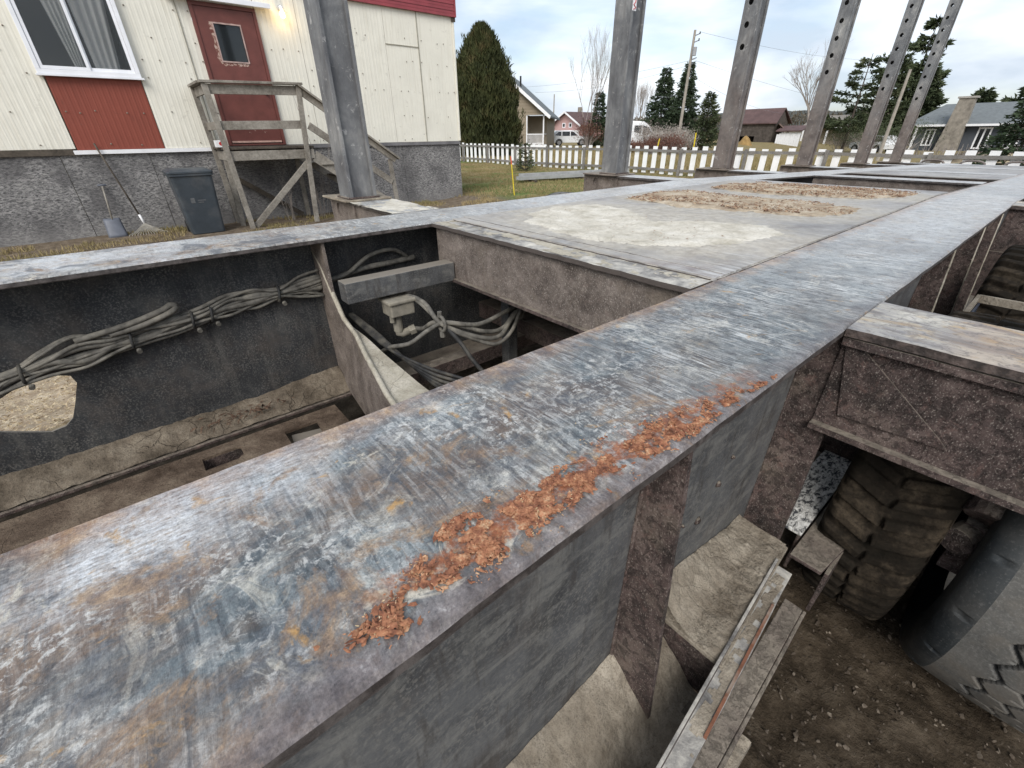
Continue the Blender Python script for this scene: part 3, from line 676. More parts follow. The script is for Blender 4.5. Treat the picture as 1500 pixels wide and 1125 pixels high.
# bunk beams: boxes across the frame with arms sticking out both sides
BX = [1.14, 3.86, 6.10, 8.85, 11.85, 14.5]
stake_proto = None
def bunk(i, x0):
    dz = -0.03 * max(0, x0 - 4.1); zt = 1.12 + dz; wd = 0.26
    x1 = x0 + wd
    b = MB()
    # centre web (both faces) between girders
    b.box(x0 + 0.022, x0 + 0.034, 0.594, 1.994, 0.872 + dz, zt - 0.018)
    b.box(x1 - 0.034, x1 - 0.022, 0.594, 1.994, 0.872 + dz, zt - 0.018)
    bb = b.build('bunk_beam', BROWN2, trailer)
    c = MB(); ysn = [0.594 + 0.035 * k for k in range(41)]
    def rag(k, s): return 0.004 * (vnoise(np.array([k * 1.7]), np.array([s * 3.0 + i]))[0] - 0.5) * 2
    for k in range(40):
        y0, y1 = ysn[k], ysn[k + 1]
        c.add([(x0 + rag(k, 1), y0, zt - .018), (x1, y0, zt - .018), (x1, y1, zt - .018), (x0 + rag(k + 1, 1), y1, zt - .018), (x0 + rag(k, 1), y0, zt - .002), (x1, y0, zt - .002), (x1, y1, zt - .002), (x0 + rag(k + 1, 1), y1, zt - .002)],
              [(0, 3, 2, 1), (4, 5, 6, 7), (3, 7, 4, 0), (1, 5, 6, 2)] + ([(0, 4, 5, 1)] if k == 0 else []) + ([(2, 6, 7, 3)] if k == 39 else []))
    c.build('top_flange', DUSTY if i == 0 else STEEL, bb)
    c = MB(); c.box(x0 + .002, x0 + .10, 0.594, 1.994, 0.855 + dz, 0.871 + dz); c.box(x1 - .06, x1, 0.594, 1.994, 0.855 + dz, 0.871 + dz); c.build('bottom_flange', BROWN, bb, bevel=0.002)
    # arms
    for s, ya, yb in ((-1, 0.214, -0.86), (1, 2.371, 3.44)):
        if s < 0: zr, ze = 0.870, 0.96
        else: zr, ze = 0.90, 0.94
        arm = MB()
        zl = lambda y: (zr + (ze - zr) * max(0, min(1, (abs(y - ya) - 0.45) / 0.6))) + dz
        yy = [ya + (yb - ya) * k / 12 for k in range(13)]
        for xa, xb in ((x0 + .018, x0 + .032), (x1 - .032, x1 - .018)):
            P2 = []
            for y in yy: P2.append([(xa, y, zl(y)), (xb, y, zl(y)), (xb, y, zt - .018), (xa, y, zt - .018)])
            for k in range(12): arm.add(P2[k] + P2[k + 1], [(0, 1, 5, 4), (1, 2, 6, 5), (2, 3, 7, 6), (3, 0, 4, 7)])
        # closing plate at the tip, with a round hole on its face
        arm.box(x0 + .018, x1 - .018, min(yb, yb + s * .012), max(yb, yb + s * .012), ze + dz - 0.03, zt - .018)
        ao = arm.build('bunk_arm', BROWN if s < 0 else BROWN2, bb)
        fl = MB()
        for k in range(24):
            ya_, yb_ = ya + (yb - ya) * k / 24, ya + (yb - ya) * (k + 1) / 24
            w0, w1 = rag(k, 5 + s), rag(k + 1, 5 + s)
            sg = [(x0 + w0, ya_, zt - .018), (x1 - w0, ya_, zt - .018), (x1 - w1, yb_, zt - .018), (x0 + w1, yb_, zt - .018), (x0 + w0, ya_, zt), (x1 - w0, ya_, zt), (x1 - w1, yb_, zt), (x0 + w1, yb_, zt)]
            fl.add(sg, [(0, 3, 2, 1), (4, 5, 6, 7), (3, 7, 4, 0), (1, 5, 6, 2)] + ([(0, 4, 5, 1)] if k == 0 else []) + ([(2, 6, 7, 3)] if k == 23 else []))
        fl.build('arm_top_flange', STEELA if s < 0 else STEEL, ao)
        if s < 0 and i == 0:
            # delaminating second plate just under the top flange
            MB().beam((x0 + .006, ya, zt - .031), (x0 + .010, yb, zt - .034), .010, .018).build('packing_strip', BROWN, ao)
        for xa, xb in ((x0 - .004, x0 + .075), (x1 - .06, x1)):
            bf = MB()
            for k in range(12):
                ya_, yb_ = yy[k], yy[k + 1]
                sg = [(xa, ya_, zl(ya_) - .016), (xb, ya_, zl(ya_) - .016), (xb, yb_, zl(yb_) - .016), (xa, yb_, zl(yb_) - .016), (xa, ya_, zl(ya_) - .001), (xb, ya_, zl(ya_) - .001), (xb, yb_, zl(yb_) - .001), (xa, yb_, zl(yb_) - .001)]
                bf.add(sg, [(0, 3, 2, 1), (4, 5, 6, 7), (3, 7, 4, 0), (1, 5, 6, 2), (0, 4, 5, 1), (2, 6, 7, 3)])
            bf.build('arm_bottom_flange', BROWN, ao)
        if s < 0 and i == 0:
            q = MB(); q.plate([(.212, 1.098), (.17, .905), (-.03, .915), (-.01, .935), (.18, 1.085)], [], lambda y, z: (x0 + .012, y, z), lambda y, z: (x0 + .0175, y, z)); q.build('gusset', BROWN, ao, bevel=.002)
        # stake foot with round pin hole, base lip
        ft = MB(); y0_, y1_ = (3.00, 3.40) if s > 0 else (-0.82, -0.42)
        cy = (y0_ + y1_) / 2 + .08; cz = 1.045 + dz
        hole = [(cy + .035 * math.cos(t * math.pi / 8), cz + .048 * math.sin(t * math.pi / 8)) for t in range(16)]
        ft.plate([(y0_, .93 + dz), (y1_, .93 + dz), (y1_, zt - .001), (y0_, zt - .001)], [hole], lambda y, z: (x0 + .006, y, z), lambda y, z: (x0 + .016, y, z))
        ft.build('pin_plate', BROWN2, ao)
        lip = MB(); lip.box(x0 - .045, x1 + .02, y0_ - .01, y1_ + .02, zt + .001, zt + .013); lip.build('base_plate', BROWN2 if i else MUD, ao, bevel=.003)
    return bb
# top face of the near right-hand arm: ochre and cream wear
def mat_dusty():
    M = Mat('dusty_flange_steel', 0.7, 0.3)
    c = M.ramp(M.noise(9, 9, 0.72, dist=.4), [(0.36, (0.10, 0.095, 0.092)), (0.47, (0.25, 0.24, 0.225)), (0.56, (0.42, 0.40, 0.36)), (0.68, (0.60, 0.57, 0.50))])
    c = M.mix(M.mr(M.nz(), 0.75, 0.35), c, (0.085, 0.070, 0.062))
    return M.done(c, M.noise(60, 6, 0.7), 0.004, 0.7)
DUSTY = mat_dusty()
def mat_arm():
    M = Mat('worn_cream_ochre_steel', 0.5, 0.4); X, Y, Z = M.xyz()
    c = M.ramp(M.noise(1.0, 9, 0.66, M.map((14, 4.5, 1)), 0.6), [(0.34, (0.16, 0.155, 0.155)), (0.46, (0.31, 0.30, 0.295)), (0.58, (0.46, 0.44, 0.395)), (0.72, (0.58, 0.56, 0.53))])
    c = M.mix(M.ramp(M.noise(1.0, 7, 0.62, M.map((16, 9, 1), (3, 3, 0)), 0.9), [(0.54, 0.0), (0.68, 0.7)]), c, (0.44, 0.31, 0.15))
    c = M.mix(M.ramp(M.noise(1.0, 5, 0.6, M.map((70, 9, 1))), [(0.55, 0.0), (0.66, 0.5)]), c, (0.12, 0.10, 0.09))
    c = M.mix(mul(M, M.mr(Y, 0.10, 0.0), 0.35), c, (0.42, 0.31, 0.22))
    c = M.mix(M.ramp(M.noise(55, 7, 0.75, dist=.5), [(0.52, 0.0), (0.62, 0.6)]), c, (0.13, 0.12, 0.115))
    c = M.mix(M.ramp(M.noise(14, 9, 0.74, off=3.0, dist=.7), [(0.54, 0.0), (0.60, 0.7)]), c, (0.24, 0.22, 0.205))
    c = contrast(M, c, 1.3, 1.3)
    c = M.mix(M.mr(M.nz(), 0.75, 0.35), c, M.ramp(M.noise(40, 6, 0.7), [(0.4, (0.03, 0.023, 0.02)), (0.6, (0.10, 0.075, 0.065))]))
    return M.done(c, M.noise(60, 6, 0.7), 0.005, 0.8)
STEELA = mat_arm()
for i, x0 in enumerate(BX): bunk(i, x0)

# stakes: hollow rectangular posts with pin holes through two faces
def stake(x0, dzb, mat, zt, local_holes=True):
    # local coords about the foot
    a_, b_ = 0.18, 0.17; zl = 0.0; H_ = zt
    mb = MB()
    zs = [1.27 + 0.203 * k for k in range(40) if 1.27 + 0.203 * k < H_ - 0.1] if local_holes else []
    holes = [[(0.012 + 0.027 * math.cos(t * math.pi / 6), z + 0.030 * math.sin(t * math.pi / 6)) for t in range(12)] for z in zs]
    for xa in (-a_ / 2, a_ / 2 - .009):
        mb.plate([(-b_ / 2, 0), (b_ / 2, 0), (b_ / 2, H_), (-b_ / 2, H_)], holes, lambda y, z, xa=xa: (xa, y, z), lambda y, z, xa=xa: (xa + .009, y, z))
    mb.box(-a_ / 2 + .0092, a_ / 2 - .0092, b_ / 2 - .009, b_ / 2 - .0005, 0, H_)
    mb.box(-a_ / 2 + .0092, a_ / 2 - .0092, -b_ / 2 + .006, -b_ / 2 + .015, 0, H_)
    return mb
protos = {}
for i, x0 in enumerate(BX):
    for yc, right in ((3.135, False), (-0.56, True)):
        dz = -0.03 * max(0, x0 - 4.1); key = (i >= 2)
        loc = (x0 + 0.10 - 1.3, yc - 1.29, 1.134 + dz)
        if key not in protos:
            s_ = stake(0, 0, None, 3.3, key).build('stake', STAKER if key else STAKE, trailer, local=True, bevel=0.004, loc=loc)
            lp = MB(); lp.box(-0.091, -0.070, -0.108, -0.086, 0, 3.3); lp.box(0.070, 0.091, -0.108, -0.086, 0, 3.3)
            e_ = lp.build('stake_lip', STAKER if key else STAKE, s_, local=True, bevel=.003)
            wl = MB(); wl.tube([(-.1, -.11, .004), (.1, -.11, .004), (.1, .09, .004), (-.1, .09, .004), (-.1, -.11, .004)], .009, 5); wl.build('weld_bead', BROWN, s_, local=True)
            protos[key] = s_
        else:
            s_ = protos[key].copy(); COL.objects.link(s_); s_.location = loc
            for ch in list(protos[key].children):
                c_ = ch.copy(); COL.objects.link(c_); c_.parent = s_
# little red and white inspection sticker on the second stake
st2 = MB(); st2.box(4.008 - 0.14, 4.058 - 0.14, 3.026, 3.0277, 2.40, 2.50); 
stk = st2.build('sticker', WHITE, trailer); st2 = MB(); st2.tube([(3.875, 3.0245, 2.488), (3.905, 3.0245, 2.485), (3.90, 3.0245, 2.455), (3.878, 3.0245, 2.44), (3.91, 3.0245, 2.42), (3.88, 3.0245, 2.408)], 0.004, 5); st2.build('sticker_mark', REDP, stk)

# deck plates between the girders (slightly sagged between supports)
def deck(x0, x1, z, name='deck_plate', sag=0.008):
    nx = int((x1 - x0) / 0.06) + 2; ny = 30
    xs = np.linspace(x0, x1, nx); ysd = np.linspace(0.5895, 1.9955, ny)
    A, B = np.meshgrid(xs, ysd, indexing='ij')
    zz = z - 0.03 * np.maximum(0, A - 4.1) - sag * np.sin((A - x0) / 0.85 * math.pi) ** 2 * np.sin((B - 0.587) / 1.41 * math.pi)
    top = np.stack([A, B, zz], -1)
    mb = MB(); mb.grid(top, nx, ny)
    n0 = len(mb.V); bot = top.copy(); bot[..., 2] -= 0.010; mb.grid(bot, nx, ny)
    for i in range(nx - 1):
        for j in (0, ny - 1):
            p, q = i * ny + j, (i + 1) * ny + j; mb.F.append((p, q, q + n0, p + n0))
    for j in range(ny - 1):
        for i in (0, nx - 1):
            p, q = i * ny + j, i * ny + j + 1; mb.F.append((p, q, q + n0, p + n0))
    return mb.build(name, DECK, trailer)
def mat_deck():
    M = Mat('grey_deck_steel', 0.55, 0.4); X, Y, Z = M.xyz()
    c = M.ramp(M.noise(3.0, 9, 0.66, dist=0.3), [(0.35, (0.19, 0.18, 0.172)), (0.5, (0.29, 0.276, 0.264)), (0.68, (0.41, 0.39, 0.37))])
    s1 = M.noise(1.0, 6, 0.65, M.map((60, 6, 1)))
    nearf = M.mr(X, 2.0, 1.3)
    c = M.mix(mul(M, M.ramp(s1, [(0.48, 0.0), (0.60, 0.8)]), M.ramp(M.noise(4, 6, 0.6), [(0.40, 0.0), (0.58, 1.0)]), M.mr(X, 5.0, 1.5, 0.35, 1.0)), c, (0.55, 0.55, 0.54))
    c = M.mix(M.ramp(M.noise(5, 8, 0.7, off=7.0), [(0.54, 0.0), (0.66, 0.6)]), c, (0.17, 0.125, 0.12))
    c = M.mix(M.ramp(M.noise(1.7, 8, 0.7, off=12.0), [(0.45, 0.0), (0.62, 0.6)]), c, (0.44, 0.41, 0.36))
    for cx, cy, rx, ry in ((1.83, 1.32, .62, .85), (2.86, 1.3, .58, .85), (3.85, 1.25, .60, .80)):
        ex = M.math('DIVIDE', M.math('SUBTRACT', X, cx), rx); ey = M.math('DIVIDE', M.math('SUBTRACT', Y, cy), ry)
        rr2 = M.math('ADD', M.math('ADD', M.math('MULTIPLY', ex, ex), M.math('MULTIPLY', ey, ey)), M.math('MULTIPLY', M.math('SUBTRACT', M.noise(7, 8, 0.7), 0.5), 1.6))
        c = M.mix(M.mr(rr2, 1.15, 0.45, 0.0, 0.85), c, M.ramp(M.noise(30, 7, 0.7), [(0.35, (0.30, 0.265, 0.215)), (0.6, (0.50, 0.46, 0.385))]))
    return M.done(c, M.math('ADD', s1, M.noise(70, 6, 0.7)), 0.003, 0.6, M.mr(M.noise(20, 5, 0.6), 0.35, 0.65, 0.4, 0.65))
DECK = mat_deck()
deck(1.262, 4.50, 1.126); deck(7.35, 15.5, 1.118)
# double weld ridge along the deck's front edge
wr = MB(); wr.tube([(1.325 + 0.002 * math.sin(y * 120), y, 1.1255) for y in np.arange(0.60, 1.99, 0.012)], 0.0025, 5)
wr.tube([(1.262 + 0.002 * math.sin(y * 90), y, 1.120) for y in np.arange(0.60, 1.99, 0.012)], 0.004, 5); wr.build('weld_bead', DUSTY, trailer, smooth=True)
wr = MB(); wr.tube([(x, 0.5875 + 0.0015 * math.sin(x * 80), 1.1195 - .03 * max(0, x - 4.1)) for x in np.arange(1.28, 6.0, 0.03)], 0.0028, 5); wr.build('seam_weld', DUSTY, trailer, smooth=True)
# cross members inside the long openings
for x in (5.25,):
    o = MB().box(x, x + .012, 0.51, 2.17, 0.5 - .03, 0.92 - .03).build('cross_member', BROWN, trailer)
    MB().box(x - .05, x + .062, 0.51, 2.17, 0.891, 0.903).build('top_flange', BROWN, o)
for x in (2.1, 3.0, 4.48, 7.36, 9.6, 12.0): MB().box(x, x + .012, 0.51, 2.17, 0.45 - .03 * max(0, x - 4.1), 1.10 - .03 * max(0, x - 4.1)).build('cross_member', BROWN, trailer)
# longitudinal box member, two lower rails and belly plate seen through the bay
bm_ = MB().box(0.604, 1.155, 1.840, 1.922, 0.862, 0.953).build('box_member', WEBG, trailer, bevel=.004)
bp = MB(); slot1 = [(-0.10, 1.86), (0.02, 1.86), (0.045, 1.88), (0.045, 1.945), (0.03, 1.955), (-0.10, 1.955)]
slot2 = [(0.225, 1.80), (0.36, 1.80), (0.37, 1.93), (0.225, 1.93)]
bp.plate([(-1.6, 1.25), (0.49, 1.25), (0.49, 2.018), (-1.6, 2.018)], [slot1, slot2], lambda x, y: (x, y, 0.300), lambda x, y: (x, y, 0.312))
bpo = bp.build('belly_plate', mat_mud('brown_belly_dirt', (0.060, 0.042, 0.030), (0.135, 0.100, 0.074), (0.24, 0.19, 0.14), 9.0, 0.25), trailer)
MB().box(-0.13, 0.075, 1.955, 1.966, 0.22, 0.30).build('slot_lip', BROWN, bpo)
fp = MB(); fp.beam((0.24, 1.86, 0.275), (0.40, 1.84, 0.262), 0.16, 0.006); fp.build('peeled_flap', WEBG, bpo)
lr = MB().box(0.66, 2.08, 1.72, 1.79, 0.42, 0.50).build('lower_rail', BROWN, trailer, bevel=.003)
MB().box(0.70, 2.08, 1.12, 1.18, 0.40, 0.47).build('lower_rail', BROWN, trailer, bevel=.003)
cl_ = MB(); cl_.box(1.52, 1.64, 0.51, 2.17, 0.48, 0.58); cl_.box(1.95, 2.02, 0.51, 2.17, 0.30, 0.52); cl_.build('lower_cross_tube', BROWN, trailer, bevel=.004)
vt = MB(); vt.box(1.30, 1.36, 1.60, 1.66, 0.1, 0.86); vt.build('hanger_post', WEB, trailer, bevel=.003)
ag = MB(); ag.cyl((1.75, 1.15, 0.10), (1.75, 1.15, 0.34), .13, 24); ag.cyl((1.75, 1.15, .34), (1.75, 1.15, .37), .15, 24); ag.build('air_bag', MUDD, trailer, smooth=False)

# valve block hanging under the box member, with fittings
vb = MB(); vb.box(0.775, 0.895, 1.80, 1.90, 0.765, 0.825); vb.box(0.765, 0.905, 1.79, 1.91, 0.825, 0.843)
vb.build('valve', VALVE, trailer, bevel=.006)
vv = bpy.data.objects['valve']
MB().cyl((0.82, 1.85, 0.765), (0.82, 1.85, 0.680), .022, 12).build('valve_stem', VALVE, vv)
MB().cyl((0.79, 1.835, 0.765), (0.79, 1.835, 0.735), .013, 8).build('fitting', VALVE, vv)
MB().tube([(0.82, 1.85, .69), (0.82, 1.85, .668), (0.835, 1.845, .662), (0.875, 1.83, .675)], .019, 10).build('fitting', VALVE, vv, smooth=True)
MB().cyl((0.868, 1.833, .672), (0.895, 1.823, .68), .024, 6).build('fitting', VALVE, vv)
# hoses: a bundle along the far girder, a knot of hoses in the bay
def smooth_path(pts, n=10):
    pts = [Vector(p) for p in pts]; out = []
    for i in range(len(pts) - 1):
        p0 = pts[max(i - 1, 0)]; p1 = pts[i]; p2 = pts[i + 1]; p3 = pts[min(i + 2, len(pts) - 1)]
        for k in range(n):
            t = k / n
            out.append(0.5 * ((2 * p1) + (p2 - p0) * t + (2 * p0 - 5 * p1 + 4 * p2 - p3) * t * t + (3 * p1 - p0 - 3 * p2 + p3) * t ** 3))
    out.append(pts[-1]); return out
clampx = [-0.47, -0.15, 0.06, 0.13, 0.40]
def bz(x): return float(np.interp(x, [-1.5, -.60, -.50, -.40, -.23, -.04, .19, .44, .61], [.70, .755, .775, .795, .812, .835, .868, .889, .888]))
rh = random.Random(11)
for k in range(11):
    t0 = (k % 3 - 1) * 0.013; u0 = (k // 3 - 1.2) * 0.013
    pts = []
    for x in list(np.arange(-1.5, 0.55, 0.10)) + [0.595]:
        near = min(abs(x - c) for c in clampx); sp = 1.0 + 1.3 * min(near / 0.14, 1)
        pts.append((x, 2.135 + t0 * 0.7 + rh.uniform(-.004, .004), bz(x) + u0 * sp + rh.uniform(-.008, .008) * sp))
    rr = rh.choice([.006, .007, .008, .0095])
    if k in (4, 7): rr = .0135
    MB().tube(smooth_path(pts, 5), rr, 8).build('hose', HOSE, trailer, smooth=True)
MB().tube(smooth_path([(-0.30, 2.125, .862), (-.15, 2.11, .885), (-0.03, 2.105, .915), (0.01, 2.11, .93), (0.025, 2.11, .92), (0.0, 2.10, .905), (-.1, 2.105, .875), (-.2, 2.12, .86)]), .011, 8).build('hose', HOSE, trailer, smooth=True)
for cx in clampx:
    z = bz(cx); q = MB()
    q.tube([(cx + .004 * math.sin(t), 2.135 + .026 * math.cos(t), z + .034 * math.sin(t)) for t in [2 * math.pi * i / 16 for i in range(17)]], .006, 6)
    c_ = q.build('hose_clamp', HOSED, trailer, smooth=True)
    MB().cyl((cx + .01, 2.108, z - .038), (cx + .01, 2.095, z - .042), .009, 8).build('clamp_bolt', HOSE, c_)
for o_, r_ in (([(0.63, 2.14, .90), (0.72, 2.13, .915), (0.85, 2.125, .985), (0.98, 2.14, .99), (1.06, 2.15, .94)], .010), ([(0.63, 2.15, .89), (0.8, 2.15, .92), (0.95, 2.15, .925), (1.1, 2.15, .93)], .014)):
    MB().tube(smooth_path(o_), r_, 8).build('hose', HOSE, trailer, smooth=True)
knot = (0.915, 1.60, 0.765)
H_ = [([(0.86, 1.99, .79), (0.890, 1.86, .835), (0.915, 1.74, .825), knot, (1.05, 1.52, .690), (1.16, 1.50, .668), (1.27, 1.55, .70), (1.40, 1.60, .735), (1.6, 1.62, .74)], .014),
      ([(0.895, 1.823, .68), (0.90, 1.75, .70), (0.905, 1.66, .755), (0.94, 1.58, .77), (1.08, 1.55, .735), (1.25, 1.57, .745), (1.40, 1.61, .745), (1.62, 1.66, .75)], .014),
      ([(0.70, 1.84, .60), (0.72, 1.74, .66), (0.78, 1.66, .69), (0.86, 1.62, .745), (0.94, 1.60, .762), (1.10, 1.53, .70), (1.22, 1.54, .685), (1.38, 1.60, .73), (1.6, 1.6, .70)], .013),
      ([(0.90, 1.97, .78), (0.905, 1.80, .825), (0.93, 1.585, .752), (1.06, 1.515, .668), (1.14, 1.48, .645), (1.24, 1.50, .675), (1.37, 1.585, .728)], .012),
      ([(0.93, 1.585, .75), (0.955, 1.52, .69), (0.975, 1.46, .62), (1.00, 1.40, .56), (1.03, 1.35, .50)], .013)]
for k in range(5):
    o_ = 0.024 * k
    H_.append(([(0.665 + o_ * .2, 2.06, .74), (0.69 + o_ * .3, 1.90 - o_ * .3, .69), (0.715 + o_ * .3, 1.73 - o_, .65 - o_ * .3), (0.77, 1.52 - o_ * 1.3, .63 - o_ * .6), (0.86, 1.38 - o_, .60 - o_ * .5), (0.99, 1.22, .55), (1.1, 1.05, .50)], .0095))
for i, (p, r_) in enumerate(H_): MB().tube(smooth_path(p), r_ * .78, 8).build('hose', HOSE if i < 4 else HOSED, trailer, smooth=True)
for c in (knot, (1.385, 1.60, .735)):
    q = MB(); q.tube([(c[0], c[1] + .030 * math.cos(t), c[2] + .034 * math.sin(t)) for t in [2 * math.pi * i / 14 for i in range(15)]], .008, 6)
    c_ = q.build('hose_clamp', HOSE, trailer, smooth=True); MB().cyl((c[0], c[1], c[2] - .035), (c[0], c[1], c[2] - .062), .013, 8).build('clamp_bolt', HOSE, c_); MB().cyl((c[0], c[1] + .01, c[2] + .033), (c[0], c[1] + .01, c[2] + .055), .011, 8).build('clamp_bolt', HOSE, c_)

# brackets and rails outside the near girder
_M = Mat('chalky_scuffed_paint', 0.8, 0.3)
_c = _M.ramp(_M.noise(1.0, 6, 0.72, _M.map((38, 75, 38)), 0.6), [(0.44, (0.05, 0.052, 0.058)), (0.50, (0.45, 0.44, 0.41)), (0.62, (0.72, 0.71, 0.68))])
CHALK = _M.done(_c, _M.noise(120, 5, 0.7), 0.003, 0.5)
sp_ = MB(); sp_.plate([(0.665, 0.104), (1.02, 0.136), (1.105, 0.142), (1.105, 0.2835), (0.665, 0.2835)], [], lambda x, y: (x, y, 0.486), lambda x, y: (x, y, 0.498))
stp = sp_.build('step_plate', MUD, trailer, bevel=.002)
MB().box(0.668, 0.678, 0.106, 0.2835, 0.3455, 0.4855).build('step_web', BROWN, stp)
ar = MB(); ar.loft([-0.25 + .03 * k for k in range(46)], lambda x: [(0.092 + wob(x, 61, .003), 0.476), (0.092 + wob(x, 61, .003), 0.492), (0.131, 0.492), (0.1315, 0.5115 + wob(x, 63, .002)), (0.1385, 0.5115 + wob(x, 63, .002)), (0.1385, 0.476)])
skew = lambda k, x0=0.99: (lambda v: (v[0], v[1] - k * (x0 - v[0]), v[2]))
ar.bend(skew(.084)).bend(lambda v: (v[0] - .07, v[1], v[2]))
so = ar.build('side_rail', DUSTY, trailer, bevel=.0015)
ab = MB(); ab.box(-0.25, 0.965, 0.038, 0.046, 0.355, 0.470); ab.box(-0.25, 0.965, 0.0465, 0.088, 0.460, 0.470)
ab.bend(skew(.045)); ab.build('angle_bar', BROWN, trailer, bevel=.002)
rr_ = MB(); rr_.beam((0.52, 0.106, 0.4945), (0.90, 0.108, 0.4945), 0.006, 0.005); rr_.bend(skew(.084, 1.04)); rr_.build('rust_strip', mat_plain('rusty_strip', (0.20, 0.09, 0.055), 0.85, 0.35, 25, 0.2, 0, 0.4, (0.33, 0.29, 0.24)), trailer)
sb = MB(); sb.plate([(1.112, 0.134), (1.112, 0.055), (1.36, 0.030), (1.46, 0.042), (1.46, 0.134)], [], lambda x, y: (x, y, 0.462), lambda x, y: (x, y, 0.474))
sb.plate([(1.13, 0.30), (1.46, 0.36), (1.46, 0.461), (1.13, 0.461)], [], lambda x, z: (x, 0.040, z), lambda x, z: (x, 0.050, z))
sb.build('suspension_bracket', BROWN, trailer, bevel=.002)
MB().box(1.185, 1.86, 0.137, 0.236, 0.486, 0.498).build('flange_strip', CHALK, trailer, bevel=.002)
MB().box(1.185, 1.86, 0.139, 0.147, 0.35, 0.4855).build('strip_web', BROWN, trailer, bevel=.002)
sg = MB(); sg.box(0.30, 0.31, 0.06, 0.30, 0.13, 0.325); sg.box(0.30, 0.52, 0.165, 0.175, 0.13, 0.325); sg.build('suspension_bracket', BROWN, trailer, bevel=.002)
# boxed mudguard frame beyond the arm
mg = MB(); mg.beam((1.95, 0.10, 0.90), (2.55, 0.10, 0.90), .012, .03); mg.beam((2.55, 0.10, 0.90), (2.55, -0.10, 0.90), .012, .03); mg.beam((1.95, 0.10, 0.90), (1.95, -0.6, 0.90), .012, .03); mg.beam((2.55, -0.10, 0.90), (2.30, -0.10, 0.70), .012, .03)
mgo = mg.build('guard_frame', MUD, trailer)
MB().box(1.96, 2.54, 0.085, 0.092, 0.60, 0.885).build('guard_panel', mat_plain('navy_panel', (0.02, 0.026, 0.042), 0.5, 0.2, 9), mgo)
ax = MB()
for xx in (1.72, 2.98): ax.cyl((xx, -0.25, 0.52), (xx, 2.9, 0.52), .065, 16)
ax.build('axle', BROWN, trailer, smooth=True)

